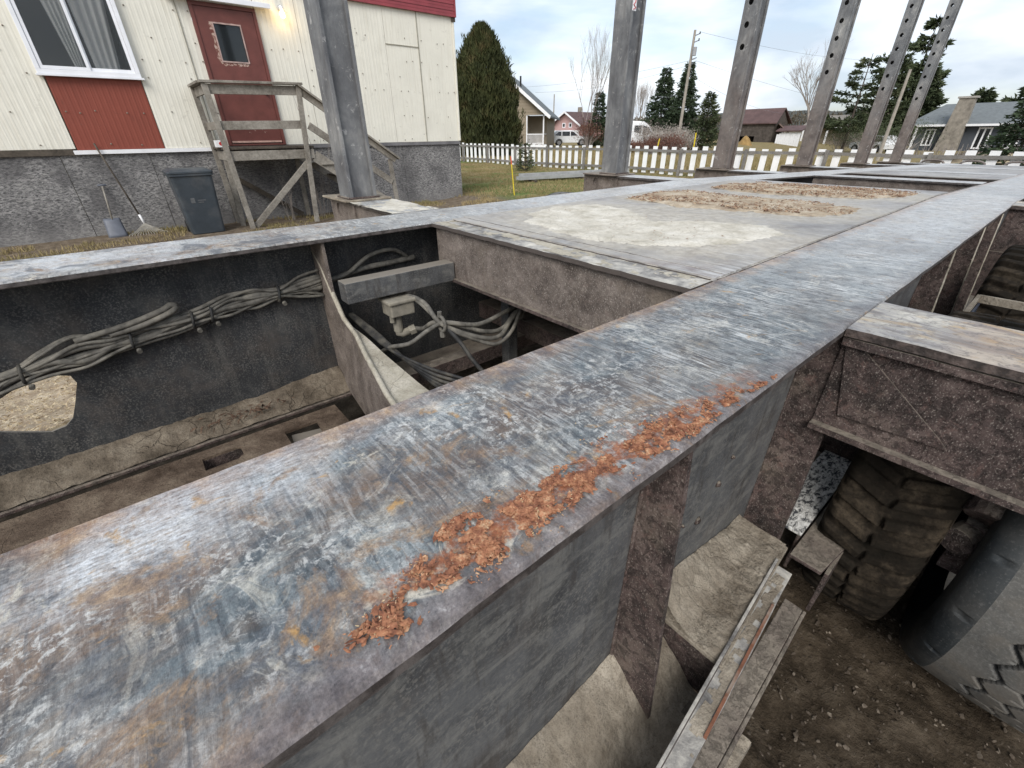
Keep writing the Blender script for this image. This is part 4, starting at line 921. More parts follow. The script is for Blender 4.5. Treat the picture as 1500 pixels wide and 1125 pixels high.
# wheels -----------------------------------------------------------
def tyre_mesh(R_=0.52, w_=0.33, mud=False, seed=0):
    NU, NV = (1200, 200) if not mud else (1000, 120)
    # profile across: v 0..1 from inner bead over tread to outer bead
    th = np.linspace(0, 2 * math.pi, NU, endpoint=False)
    prof = []
    tw = w_ / 2 - (0.03 if mud else 0.055)
    for v in np.linspace(0, 1, NV):
        if v < 0.2:
            t = v / 0.2; y = -w_ / 2 + 0.03 * (1 - t) ** 2 * 1.2 - 0.008 * math.sin(math.pi * t) ; r = 0.30 + (R_ - 0.045 - 0.30) * t
        elif v < 0.27:
            t = (v - 0.2) / 0.07; y = -w_ / 2 + (w_ / 2 - tw) * t ** 1.6; r = R_ - 0.045 + 0.040 * math.sin(t * math.pi / 2)
        elif v <= 0.73:
            t = (v - 0.27) / 0.46 * 2 - 1; y = t * tw; r = R_ - 0.005 - 0.006 * t * t + 0.005
            if abs(t) == 1: r = R_ - 0.005
        elif v < 0.8:
            t = (0.8 - v) / 0.07; y = w_ / 2 - (w_ / 2 - tw) * t ** 1.6; r = R_ - 0.045 + 0.040 * math.sin(t * math.pi / 2)
        else:
            t = (1 - v) / 0.2; y = w_ / 2 - 0.03 * (1 - t) ** 2 * 1.2 + 0.008 * math.sin(math.pi * t); r = 0.30 + (R_ - 0.045 - 0.30) * t
        prof.append((y, r, v))
    prof = np.array(prof); U, Vp = np.meshgrid(th, prof[:, 0], indexing='ij'); _, Rr = np.meshgrid(th, prof[:, 1], indexing='ij'); _, vv_ = np.meshgrid(th, prof[:, 2], indexing='ij')
    s = U * R_; ty = Vp
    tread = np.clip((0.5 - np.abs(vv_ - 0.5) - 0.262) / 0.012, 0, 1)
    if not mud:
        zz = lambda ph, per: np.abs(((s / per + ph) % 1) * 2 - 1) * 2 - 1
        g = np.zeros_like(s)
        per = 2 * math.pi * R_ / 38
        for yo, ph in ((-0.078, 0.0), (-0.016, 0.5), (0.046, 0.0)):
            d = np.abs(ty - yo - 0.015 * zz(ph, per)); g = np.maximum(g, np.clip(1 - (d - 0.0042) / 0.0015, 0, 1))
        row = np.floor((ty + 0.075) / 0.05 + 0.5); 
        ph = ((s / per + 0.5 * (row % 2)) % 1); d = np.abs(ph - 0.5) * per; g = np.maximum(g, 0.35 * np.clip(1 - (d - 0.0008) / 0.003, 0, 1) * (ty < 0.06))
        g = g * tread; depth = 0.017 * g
        # shoulder notches
        ns = np.clip(1 - np.abs(np.abs(vv_ - 0.5) - 0.250) / 0.018, 0, 1) * (np.abs(((s / (per * 2)) % 1) - 0.5) < 0.05); depth = depth + 0.008 * ns
    else:
        per = 2 * math.pi * R_ / 52
        cw = 0.12; cidx = np.floor(ty / cw + 0.5); tyc = ty + 0.004 * np.sin(s * 70)
        ph = ((s / per + 0.5 * (cidx % 2)) % 1)
        ph = (s / per + np.abs(tyc) * 5.5) % 1
        gc = np.clip((np.abs(ph - 0.5) * per - 0.013) / 0.004, 0, 1)
        gy_ = np.clip(1 - (np.abs(tyc) - 0.003) / 0.003, 0, 1)
        g = np.maximum(gc, gy_) * np.clip((0.5 - np.abs(vv_ - 0.5) - 0.20) / 0.02, 0, 1)
        pack = np.clip((fbm(s * 5, ty * 6 + 2, seed + 3, 4) - 0.52) / 0.14, 0, 1)
        depth = 0.024 * g * (1 - 0.45 * pack) + (fbm(s * 18, ty * 18 + 5, seed, 5, 0.65) - 0.5) * 0.008
    Rr = Rr - depth
    P3 = np.stack([Rr * np.cos(U), Vp, Rr * np.sin(U)], -1).reshape(-1, 3)
    ix = np.arange(NU * NV).reshape(NU, NV); a0 = ix[:, :-1]; b0 = np.roll(ix, -1, 0)[:, :-1]; b1 = np.roll(ix, -1, 0)[:, 1:]; a1 = ix[:, 1:]
    F3 = np.stack([a0, a1, b1, b0], -1).reshape(-1, 4)
    return P3, F3, g.reshape(-1)
def make_wheel(parent, loc, mud, w_=0.33):
    hub = MB(); hub.cyl((0, -w_ * .42, 0), (0, w_ * .42, 0), .13, 24); hub.cyl((0, -.03, 0), (0, .03, 0), .296, 40)
    root = hub.build('wheel', BROWN, parent, local=True, loc=loc)
    P3, F3, g = tyre_mesh(0.52, w_, mud)
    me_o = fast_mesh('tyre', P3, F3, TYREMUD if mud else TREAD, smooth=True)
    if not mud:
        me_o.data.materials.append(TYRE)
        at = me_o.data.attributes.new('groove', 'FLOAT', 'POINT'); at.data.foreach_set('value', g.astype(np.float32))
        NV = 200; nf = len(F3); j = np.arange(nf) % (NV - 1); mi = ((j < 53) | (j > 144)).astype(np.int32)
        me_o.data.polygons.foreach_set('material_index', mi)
    me_o.parent = root
    MB().tube([(0.299 * math.cos(t), -w_ / 2 + .03, 0.299 * math.sin(t)) for t in [2 * math.pi * k / 40 for k in range(41)]], .012, 8).build('rim', BROWN2, root, local=True, smooth=True)
    return root
def L_(x, y, z): return (x - 1.3, y - 1.29, z)
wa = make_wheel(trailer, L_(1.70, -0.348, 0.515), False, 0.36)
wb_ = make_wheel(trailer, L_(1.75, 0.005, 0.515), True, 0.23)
def dupw(o, loc):
    r = o.copy(); COL.objects.link(r); r.location = loc
    for ch in list(o.children): c = ch.copy(); COL.objects.link(c); c.parent = r
for x in (3.10,):
    dupw(wa, L_(x, -0.345, 0.515)); dupw(wb_, L_(x, 0.005, 0.515))
for x in (1.71, 3.10):
    dupw(wa, L_(x, 2.93, 0.515)); dupw(wb_, L_(x, 2.60, 0.515))
# brake drum and cylinder between the near tyres
bd = MB(); bd.cyl((1.32, -0.16, 0.70), (1.42, -0.16, 0.80), .05, 18); bd.cyl((1.42, -0.16, .80), (1.62, -0.14, .86), .062, 18); bd.cyl((1.30, -.13, .62), (1.36, -.15, .62), .035, 14); bd.box(1.34, 1.60, -0.19, -0.13, 0.50, 0.66)
bd.tube(smooth_path([(1.40, -.10, .86), (1.46, -.12, .80), (1.44, -.16, .74), (1.36, -.17, .66)]), .012, 8)
bd.build('brake_chamber', BROWN, trailer, bevel=.003)
# three bent tie-down hoops at the tail
for y in (2.55, 1.83, 1.08):
    MB().tube(smooth_path([(15.4, y - .22, .74), (15.4, y - .20, .80), (15.4, y - .1, .845), (15.4, y + .1, .845), (15.4, y + .20, .80), (15.4, y + .22, .74)], 6), .022, 8).build('tie_down_hoop', STAKER, trailer, smooth=True)

# ------------------------------------------------------------------ dirt and debris lying on the frame
def heap(name, x0, x1, y0, y1, zf, hf, mat, label, cat, st=0.012):
    nx = int((x1 - x0) / st) + 2; ny = int((y1 - y0) / st) + 2
    A, B = np.meshgrid(np.linspace(x0, x1, nx), np.linspace(y0, y1, ny), indexing='ij')
    hh = hf(A, B); zz = zf(A, B) + hh
    keep = (hh[:-1, :-1] > 0) & (hh[1:, :-1] > 0) & (hh[1:, 1:] > 0) & (hh[:-1, 1:] > 0)
    ix = np.arange(nx * ny).reshape(nx, ny)
    F_ = np.stack([ix[:-1, :-1], ix[1:, :-1], ix[1:, 1:], ix[:-1, 1:]], -1)[keep]
    V_ = np.stack([A, B, zz], -1).reshape(-1, 3)
    used = np.unique(F_); rem = np.zeros(len(V_), np.int32); rem[used] = np.arange(len(used)); V_ = V_[used]; F_ = rem[F_]
    loc = (float(V_[:, 0].mean()), float(V_[:, 1].mean()), float(V_[:, 2].min()))
    o = fast_mesh(name, V_, F_, mat, loc=loc, smooth=True); tag(o, label, cat, kind='stuff'); return o
def inpoly(A, B, poly):
    ins = np.zeros(A.shape, bool); n = len(poly); j = n - 1
    for i in range(n):
        xi, yi = poly[i]; xj, yj = poly[j]
        with np.errstate(divide='ignore', invalid='ignore'):
            c = ((yi > B) != (yj > B)) & (A < (xj - xi) * (B - yi) / (yj - yi + 1e-12) + xi)
        ins ^= c; j = i
    return ins
def pdist(A, B, poly):
    d = np.full(A.shape, 1e9); n = len(poly)
    for i in range(n):
        x1, y1 = poly[i]; x2, y2 = poly[(i + 1) % n]; dx, dy = x2 - x1, y2 - y1
        t = np.clip(((A - x1) * dx + (B - y1) * dy) / (dx * dx + dy * dy), 0, 1)
        d = np.minimum(d, np.hypot(A - x1 - t * dx, B - y1 - t * dy))
    return np.where(inpoly(A, B, poly), d, -d)
def kb(A): return -0.03 * np.maximum(0, A - 4.1)
heap('dried_mud', 0.668, 1.104, 0.104, 0.2835, lambda A, B: 0.4985 + 0 * A,
     lambda A, B: np.where(B < .107 + (A - .665) * .085, -1, 0) + 0.004 + 0.075 * np.clip((B - 0.19) / 0.09, 0, 1) ** 1.3 * np.clip((1.06 - A) / 0.3, 0.1, 1) + 0.016 * (fbm(A * 30, B * 30, 4, 6, .62) - .40) + 0.006 * np.clip((vnoise(A * 90, B * 90, 3) - .7) * 3, 0, 1),
     MUD, 'cracked dry mud heaped on the step plate between two stiffener plates of the near girder', 'mud', 0.005)
MB().box(-0.9, 0.664, 0.0, 0.159, 0.330, 0.3445).build('lower_ledge', BROWN, trailer)
heap('dried_mud', -0.9, 0.664, 0.002, 0.284, lambda A, B: 0.3455 + 0 * A,
     lambda A, B: 0.004 + 0.12 * np.clip((B - 0.15) / 0.13, 0, 1) ** 0.9 * (0.5 + 0.5 * np.clip((A + .2) / .7, 0, 1)) + 0.030 * (fbm(A * 20, B * 20, 14, 6, .64) - .40),
     MUD, 'dry mud banked against the near girder in front of its first stiffener plate', 'mud', 0.007)
heap('dried_mud', -1.5, 0.592, 2.024, 2.173, lambda A, B: 0.3455 + 0 * A,
     lambda A, B: 0.006 + 0.055 * np.clip((B - 2.03) / 0.14, 0, 1) + 0.03 * np.clip((A - .2) / .35, 0, 1) * np.clip((B - 2.03) / 0.12, 0, 1) + 0.018 * (fbm(A * 22, B * 22, 24, 5, .6) - .4),
     MUDD, 'brown dirt lying along the bottom ledge below the hose bundle', 'mud', 0.008)
heap('rail_mud', -0.2, 1.0, -0.02, 0.130, lambda A, B: 0.4922 + 0 * A, lambda A, B: np.where((B + .084 * (.92 - A) > .096) & (B + .084 * (.92 - A) < .129), 0.007 * (fbm(A * 24, B * 30, 91, 5, .65) - 0.38), -1), MUD, 'crust of mud on the side rail outside the near girder', 'mud', 0.006)
p1 = [(1.42, 1.60), (1.62, 1.86), (1.95, 2.00), (2.20, 1.80), (2.15, 1.52), (1.98, 1.27), (2.16, 1.06), (2.22, 0.86), (2.08, 0.70), (1.80, 0.74), (1.62, 0.84), (1.46, 0.98), (1.42, 1.25)]
p2 = [(2.52, 1.88), (2.95, 1.95), (3.22, 1.84), (3.16, 1.40), (3.20, 1.05), (3.12, 0.72), (2.82, 0.70), (2.58, 0.86), (2.56, 1.20), (2.46, 1.5)]
p3 = [(3.46, 1.82), (3.85, 1.86), (4.20, 1.74), (4.22, 1.30), (4.26, 0.86), (4.10, 0.66), (3.75, 0.70), (3.55, 0.85), (3.44, 1.25)]
def sheet(poly, s, amp=0.016):
    return lambda A, B: np.clip(pdist(A + 0.16 * (fbm(A * 5, B * 5, s, 4) - .5), B + 0.10 * (fbm(A * 5, B * 5, s + 9, 4) - .5), poly) * 0.12, -1, 0.007) + 0.010 * (fbm(A * 22, B * 22, s + 2, 5, .6) - .42)
zd = lambda A, B: 1.1245 + kb(A) - 0.008 * np.sin((A - 1.262) / 0.85 * math.pi) ** 2 * np.sin(np.clip((B - 0.587) / 1.41, 0, 1) * math.pi)
heap('pale_mud_sheet', 1.3, 2.35, 0.60, 2.10, zd, sheet(p1, 3), SAND, 'pale dried mud sheet nearest on the deck plate', 'mud', 0.010)
SANDB = mat_mud('bark_sand', (0.27, 0.20, 0.14), (0.45, 0.37, 0.27), (0.60, 0.53, 0.42), 11.0, 0.3, 0.008, 50)
heap('bark_litter', 2.4, 3.35, 0.60, 1.99, zd, sheet(p2, 13), SANDB, 'strip of sand and bark chips in the middle of the deck plate', 'bark litter', 0.014)
heap('bark_litter', 3.35, 4.4, 0.60, 1.99, zd, sheet(p3, 23), SANDB, 'strip of sand and bark chips at the far end of the deck plate before the opening', 'bark litter', 0.016)
heap('thin_sand', 1.15, 1.258, 0.60, 1.99, lambda A, B: 1.1180 + 0 * A, lambda A, B: 0.0002 + 0.008 * (fbm(A * 22, B * 12, 41, 6, .65) - 0.52), PALEMUD, 'thin pale sand along the front edge of the deck', 'sand', 0.006)
heap('arm_sand', 1.12, 1.42, 2.38, 3.0, lambda A, B: 1.1195 + 0 * A, lambda A, B: 0.012 * (fbm(A * 9, B * 7, 51, 5, .6) - 0.42), SAND, 'sand lying on the far bunk arm beside the nearest tall stake', 'sand', 0.010)
heap('packed_dirt', 0.56, 2.0, 1.3, 2.0, lambda A, B: 0.0 * A + 0.05, lambda A, B: 0.10 * (fbm(A * 4, B * 4, 61, 5, .6) - 0.35), SANDB, 'light dirt lying on the ground deep below the bay', 'dirt', 0.02)
heap('bark_heap', -2.2, 0.6, 2.9, 6.2, lambda A, B: -0.02 + 0 * A, lambda A, B: 0.09 * (fbm(A * 2.2, B * 2.2, 71, 6, .62) - 0.22), SANDB, 'tan shredded bark on the ground seen through the cut-out in the far girder', 'bark', 0.03)

def chips(name, n, pos, size, mat, label, cat, seed, flat=0.35, parent=None, asp=(0.25, 0.6)):
    rg = np.random.default_rng(seed); P_ = pos(rg, n); n = len(P_)
    L0 = rg.uniform(*size, n); W0 = L0 * rg.uniform(*asp, n); yaw = rg.uniform(0, 2 * math.pi, n); pit = rg.normal(0, flat, n); rol = rg.normal(0, flat, n)
    cy, sy = np.cos(yaw), np.sin(yaw); cp, sp_ = np.cos(pit), np.sin(pit); cr, sr = np.cos(rol), np.sin(rol)
    ax_ = np.stack([cy * cp, sy * cp, sp_], -1); bx_ = np.stack([-sy * cr, cy * cr, sr], -1); nz_ = np.cross(ax_, bx_)
    # five-sided ragged flake with a raised middle: 6 verts, 5 tris
    ang = np.array([0, 1.2, 2.5, 3.7, 5.0]); V_ = []
    for a_ in ang:
        r_ = rg.uniform(0.55, 1.0, n); V_.append(P_ + ax_ * (L0 * 0.5 * math.cos(a_) * r_)[:, None] + bx_ * (W0 * 0.5 * math.sin(a_) * r_)[:, None])
    V_.append(P_ + nz_ * (L0 * 0.10)[:, None])
    V_ = np.stack(V_, 1).reshape(-1, 3); b_ = np.arange(n) * 6
    F_ = np.concatenate([np.stack([b_ + k, b_ + (k + 1) % 5, b_ + 5], -1) for k in range(5)])
    mn = V_.mean(0); loc = (float(mn[0]), float(mn[1]), float(V_[:, 2].min()))
    o = fast_mesh(name, V_, F_, mat, loc=None if parent else loc, parent=parent, kind='stuff')
    if label: tag(o, label, cat)
    return o
def mat_flake(name, cols, sc=130):
    M = Mat(name, 0.85, 0.2)
    return M.done(M.ramp(M.noise(sc, 3, 0.7), [(0.30, cols[0]), (0.45, cols[1]), (0.58, cols[2]), (0.72, cols[3])]), M.noise(400, 3, 0.6), 0.001, 0.4)
RUSTF = mat_flake('rust_flake', ((0.11, 0.05, 0.034), (0.25, 0.105, 0.06), (0.37, 0.175, 0.095), (0.54, 0.37, 0.23)), 75)
PALEF = mat_flake('pale_scale', ((0.35, 0.22, 0.12), (0.50, 0.36, 0.20), (0.52, 0.42, 0.28), (0.60, 0.52, 0.40)))
CHIPM = mat_flake('bark_chip', ((0.10, 0.05, 0.035), (0.24, 0.14, 0.09), (0.40, 0.28, 0.18), (0.58, 0.46, 0.32)), 40)
cl = [(0.072, 0.254, .010, .5), (0.092, 0.246, .012, .9), (0.148, 0.272, .015, 2.2), (0.175, 0.268, .018, 2.6), (0.20, 0.275, .018, 2.2), (0.165, 0.300, .012, .9), (0.235, 0.268, .018, 1.8), (0.27, 0.272, .020, 1.8), (0.31, 0.268, .018, 1.8), (0.355, 0.262, .020, 2.2), (0.40, 0.262, .020, 2.4), (0.45, 0.255, .018, 2.0), (0.49, 0.250, .016, 1.8), (0.53, 0.245, .014, 1.4), (0.58, 0.243, .012, 1.2), (0.63, 0.238, .010, 1.0), (0.69, 0.232, .007, .6), (0.75, 0.226, .005, .35)]
CHIPT = mat_flake('tan_bark', ((0.14, 0.09, 0.05), (0.34, 0.26, 0.16), (0.52, 0.43, 0.29), (0.64, 0.56, 0.42)), 30)
def clpos(sx, sy, off=0.0):
    def f(rg, n):
        wts = np.array([c[3] for c in cl]); k = rg.choice(len(cl), n, p=wts / wts.sum()); c = np.array(cl)[k]
        x = c[:, 0] + rg.normal(0, sx, n); y = c[:, 1] + rg.normal(0, 1, n) * c[:, 2] * sy + off
        d = fbm(x * 34, y * 60, 5, 4, .65); kp = (d > 0.545) & (y > 0.218) & (x < 0.8)
        x, y, d = x[kp], y[kp], d[kp]
        return np.stack([x, y, 1.1205 + rg.uniform(0, 0.005, len(x)) * (d - .47) * 6], -1)
    return f
chips('rust_flakes', 15000, clpos(0.022, 0.68), (0.004, 0.016), RUSTF, 'orange rust flakes crumbling along the outer edge of the near girder', 'rust flakes', 5, 0.20)
chips('rust_crumbs', 9000, clpos(0.028, 0.95), (0.0015, 0.006), mat_flake('rust_crumb', ((0.16, 0.07, 0.04), (0.34, 0.16, 0.09), (0.48, 0.28, 0.16), (0.58, 0.44, 0.30)), 160), 'fine rust crumbs and dust spread around the larger rust flakes', 'rust crumbs', 25, 0.3)
chips('pale_scale_flakes', 1300, clpos(0.030, 1.25, 0.004), (0.002, 0.0055), PALEF, 'small cream scale crumbs scattered among the rust flakes', 'scale crumbs', 6, 0.3)
def polypos(poly, z=1.130, band=None):
    xs_ = [p[0] for p in poly]; ys_ = [p[1] for p in poly]
    def f(rg, n):
        x = rg.uniform(min(xs_), max(xs_), n); y = rg.uniform(min(ys_), max(ys_), n); d = pdist(x, y, poly); t = fbm(x * 7, y * 5, 8, 4)
        kp = (d > 0.01) & (t > (band or 0.45)); x, y = x[kp], y[kp]
        return np.stack([x, y, z + kb(x) + rg.uniform(-.002, .004, len(x))], -1)
    return f
chips('bark_chips', 6500, polypos(p2, 1.1285, 0.39), (0.006, 0.036), CHIPM, 'brown bark chips scattered over the middle of the deck plate', 'bark chips', 7, 0.3, asp=(0.15, 0.4))
chips('bark_chips', 4800, polypos(p3, 1.1305, 0.39), (0.008, 0.04), CHIPM, 'brown bark chips scattered at the far end of the deck plate', 'bark chips', 8, 0.3, asp=(0.15, 0.4))
chips('bark_chips', 260, polypos(p1, 1.1285, 0.56), (0.006, 0.02), CHIPM, 'few small bark bits on the nearest pale mud sheet', 'bark chips', 9, 0.15, asp=(0.15, 0.4))
def seamdust(rg, n):
    x = rg.uniform(1.30, 5.0, n); y = 0.590 + np.abs(rg.normal(0, .012, n)); return np.stack([x, y, 1.1265 + kb(x)], -1)
chips('mud_crumbs', 700, lambda rg, n: np.stack([rg.uniform(0.68, 1.08, n), rg.uniform(0.145, 0.20, n), rg.uniform(0.503, .510, n)], -1), (0.003, 0.010), MUD, 'loose crumbs of mud on the step plate of the near girder', 'mud crumbs', 10, 0.4)
chips('mud_crumbs', 900, lambda rg, n: np.stack([rg.uniform(-0.2, 0.5, n), rg.uniform(0.06, 0.17, n), rg.uniform(0.352, .362, n)], -1), (0.003, 0.014), MUD, 'loose crumbs of mud at the foot of the near girder below its first stiffener', 'mud crumbs', 19, 0.4)
def twigpos(rg, n):
    x = rg.normal(0.10, 0.10, n); y = 2.07 + rg.normal(0, .03, n); return np.stack([x, y, 0.385 + rg.uniform(0, .02, n)], -1)
chips('twig_litter', 90, twigpos, (0.012, 0.07), mat_flake('dark_twig', ((0.05, 0.03, 0.02), (0.09, 0.055, 0.04), (0.14, 0.09, 0.06), (0.22, 0.15, 0.10)), 40), 'small dark twigs and bark on the far girder ledge', 'twigs', 12, 0.35, asp=(0.06, 0.2))
chips('bark_shreds', 9000, lambda rg, n: (lambda x, y: np.stack([x, y, 0.02 + 0.09 * (fbm(x * 2.2, y * 2.2, 71, 6, .62) - 0.22)], -1))(rg.uniform(-1.5, -0.3, n), rg.uniform(3.3, 5.0, n)), (0.008, 0.05), CHIPT, 'tan bark shreds on the ground seen through the cut-out', 'bark shreds', 15, 0.35, asp=(0.12, 0.35))
chips('soil_clods', 9000, lambda rg, n: (lambda x, y: np.stack([x, y, ground_z(x, y)], -1))(rg.uniform(0.3, 2.6, n), rg.uniform(-1.0, 0.6, n)), (0.004, 0.022), mat_flake('soil_clod', ((0.03, 0.023, 0.016), (0.07, 0.054, 0.04), (0.13, 0.105, 0.08), (0.26, 0.22, 0.17)), 30), 'loose clods and stones on the soil below the trailer', 'clods', 13, 0.5, asp=(0.5, 0.9))

# ================================================================== MOBILE HOME
HY = 10.68
home = empty('mobile_home', (2.5, HY, 0), 'cream mobile home with red trim, a maroon door and a grey chipboard skirting', 'mobile home')
def ribbed(x0, x1, z0, z1, y=HY, amp=0.002, pitch=0.075, holes=None):
    n = max(4, int((x1 - x0) / pitch * 6)); mb = MB()
    pr = []
    for i in range(n + 1):
        x = x0 + (x1 - x0) * i / n; ph = (x / pitch) % 1
        d = amp if 0.10 < ph < 0.42 else 0.0
        pr.append((x, y - 0.006 - d + 0.0015 * math.sin(x * 3.1)))
    k = 6
    V_ = []
    for j in range(k + 1):
        z = z0 + (z1 - z0) * j / k
        for (x, yy_) in pr: V_.append((x, yy_ + 0.004 * (vnoise(np.array([x * 1.7]), np.array([z * 1.3]))[0] - .5), z))
    m_ = n + 1
    for j in range(k):
        for i in range(n): mb.F.append((j * m_ + i, j * m_ + i + 1, (j + 1) * m_ + i + 1, (j + 1) * m_ + i))
    mb.V = V_
    nb = len(mb.V); mb.box(x0 + .002, x1 - .002, y + 0.001, y + 0.02, z0 + .002, z1 - .002)
    return mb
def panel(x0, x1, z0, z1, mat=SIDING, **k):
    return ribbed(x0 + .003, x1 - .003, z0, z1, **k).build('siding_panel', mat, home)
for a_, b_ in ((-3.2, -1.75), (-1.75, -0.31)): panel(a_, b_, 1.345, 3.86)
panel(-0.30, 0.88, 1.325, 2.34, REDSIDE)
panel(-0.30, 0.88, 3.62, 3.86)
panel(0.885, 1.70, 1.325, 3.86, y=HY)
panel(1.70, 1.89, 1.325, 3.86)
panel(1.895, 2.905, 3.47, 3.86)
for a_, b_ in ((2.91, 3.62), (3.62, 4.66)): panel(a_, b_, 1.345, 3.86)
panel(4.66, 5.40, 1.345, 3.80, amp=.0015)
panel(5.40, 6.19, 1.345, 3.18, amp=.001); panel(5.40, 6.19, 3.184, 3.80, amp=.001)
panel(6.19, 7.12, 1.345, 3.80, amp=.001)
cn = MB().box(7.12, 7.165, HY - .03, HY + .02, 1.35, 3.80).build('corner_trim', SIDING, home, bevel=.004)
sm_ = MB()
for (x, z0, z1) in ((1.70, 1.33, 3.86), (6.19, 1.35, 3.80)): sm_.box(x - .006, x + .006, HY - .024, HY - .013, z0, z1)
sm_.box(5.40, 6.18, HY - .024, HY - .013, 3.176, 3.187)
sm_.build('seam_strip', mat_plain('grimy_seam', (0.30, 0.28, 0.22), 0.8, 0.3, 12), home, kind='stuff')
# screw heads in rows with rust-dark stains
sc = MB(); rs_ = random.Random(4)
for zrow in (1.40, 1.86, 2.36, 2.62, 2.90, 3.30):
    x = -3.0
    while x < 7.1:
        if not (-.3 < x < .9 and zrow > 1.9) and not (1.88 < x < 2.92) and rs_.random() < 0.5:
            xx = x + rs_.uniform(-.04, .04); zz = zrow + rs_.uniform(-.02, .02)
            sc.add([(xx + .014 * math.cos(t), HY - .021, zz + .012 * math.sin(t)) for t in [i * math.pi / 3 for i in range(6)]] + [(xx, HY - .029, zz)], [(i, (i + 1) % 6, 6) for i in range(6)])
        x += 0.21
sc.build('screw_head', mat_plain('rusty_screw', (0.22, 0.19, 0.15), 0.8, 0.4, 20), home, kind='stuff')
# roof, end and back walls
bw = MB(); bw.box(7.10, 7.16, HY + .03, HY + 3.9, 1.35, 3.80); bw.box(-9, 7.1, HY + 3.85, HY + 3.9, 0, 3.8); bw.build('side_wall', SIDING, home)
MB().box(-9.0, 7.12, HY + .03, HY + 3.86, 3.87, 4.0).build('roof', ASPH, home)
MB().box(-9.0, -3.2, HY - .006, HY + .02, 1.345, 3.86).build('siding_panel', SIDING, home)
fa = MB()
for k in range(6): fa.box(3.6, 7.20, HY - .075 + (.008 if k % 2 else 0), HY - .02, 3.800 + k * .055, 3.850 + k * .055)
fa.box(-9, 7.20, HY - .05, HY - .0255, 3.863, 4.10)
fa.build('roof_fascia', FASCIA, home)
fe = MB(); fe.box(7.166, 7.205, HY - .08, HY + 3.9, 3.80, 4.12); fe.build('roof_fascia', FASCIA, home)
MB().box(7.10, 7.19, HY - .05, HY - .021, 3.72, 3.798).build('gutter_end', WOODD, home)
# window with two sashes, curtains behind
wf = MB()
wx0, wx1, wz0, wz1 = -0.36, 0.90, 2.345, 3.64
for (a_, b_, c_, d_) in ((wx0, wx1, wz0, wz0 + .055), (wx0, wx1, wz1 - .055, wz1), (wx0, wx0 + .055, wz0 + .055, wz1 - .055), (wx1 - .055, wx1, wz0 + .055, wz1 - .055)):
    wf.box(a_, b_, HY - .085, HY - .02, c_, d_)
win = wf.build('window', VINYL, home, bevel=.004)
MB().box(wx0 - .02, wx1 + .03, HY - .10, HY - .03, wz0 - .03, wz0 - .002).build('sill', VINYL, win, bevel=.004)
for (a_, b_, yo) in ((wx0 + .058, 0.285, .055), (0.26, wx1 - .058, .035)):
    s1_ = MB(); w_ = .042; z0_, z1_ = wz0 + .058, wz1 - .058
    for q in ((a_, b_, z0_, z0_ + w_), (a_, b_, z1_ - w_, z1_), (a_, a_ + w_, z0_ + w_, z1_ - w_), (b_ - w_, b_, z0_ + w_, z1_ - w_)): s1_.box(q[0], q[1], HY - yo - .02, HY - yo, q[2], q[3])
    sh = s1_.build('sash', VINYL, win, bevel=.003)
    MB().box(a_ + w_ - .002, b_ - w_ + .002, HY - yo - .013, HY - yo - .008, z0_ + w_ - .002, z1_ - w_ + .002).build('pane', GLASS, win)
rm = MB(); x0, x1, y0, y1, z0, z1 = -0.32, 0.87, HY - .018, HY + 1.6, 2.37, 3.62
rm.add([(x0, y0, z0), (x1, y0, z0), (x1, y1, z0), (x0, y1, z0), (x0, y0, z1), (x1, y0, z1), (x1, y1, z1), (x0, y1, z1)], [(0, 1, 2, 3), (4, 7, 6, 5), (1, 5, 6, 2), (2, 6, 7, 3), (3, 7, 4, 0)])
rm.build('room', ROOM, home, fixn=False)
def curtain(x0, x1, xb0, xb1, name='curtain'):
    mb = MB(); n = 40; V_ = []
    for j in range(12):
        t = j / 11; z = 3.60 - t * 1.22; a_ = x0 + (xb0 - x0) * t; b_ = x1 + (xb1 - x1) * t
        for i in range(n): u = i / (n - 1); V_.append((a_ + (b_ - a_) * u, HY + .06 + .022 * math.sin(u * 26 + t), z))
    mb.V = V_
    for j in range(11):
        for i in range(n - 1): mb.F.append((j * n + i, j * n + i + 1, (j + 1) * n + i + 1, (j + 1) * n + i))
    mb.build(name, CURT, home, smooth=True)
curtain(-0.02, 0.28, 0.12, 0.22); curtain(0.32, 0.80, 0.36, 0.66)
# skirting
for a_, b_ in ((-3.2, -2.0), (-2.0, -0.55), (-0.55, 0.62), (0.62, 1.62), (1.62, 2.85), (2.85, 4.3), (4.3, 5.52), (5.52, 7.16)):
    MB().box(a_ + .004, b_ - .004, HY + .03, HY + .045, -0.12, 1.262 if b_ < 1.65 else 1.28).build('skirting_panel', OSB, home)
MB().box(7.13, 7.145, HY + .046, HY + 3.9, -0.12, 1.30).build('skirting_panel', OSB, home)
tr = MB().box(-3.2, -0.36, HY - .01, HY + .028, 1.255, 1.342).build('skirt_board', WOODD, home)
tr = MB().box(-0.355, 1.60, HY - .03, HY + .028, 1.262, 1.322).build('drip_strip', WHITE, home, bevel=.003)
tr = MB().box(1.605, 7.16, HY - .01, HY + .028, 1.275, 1.342).build('skirt_board', mat_plain('grey_trim_board', (0.16, 0.155, 0.16), 0.8, 0.25, 5), home)
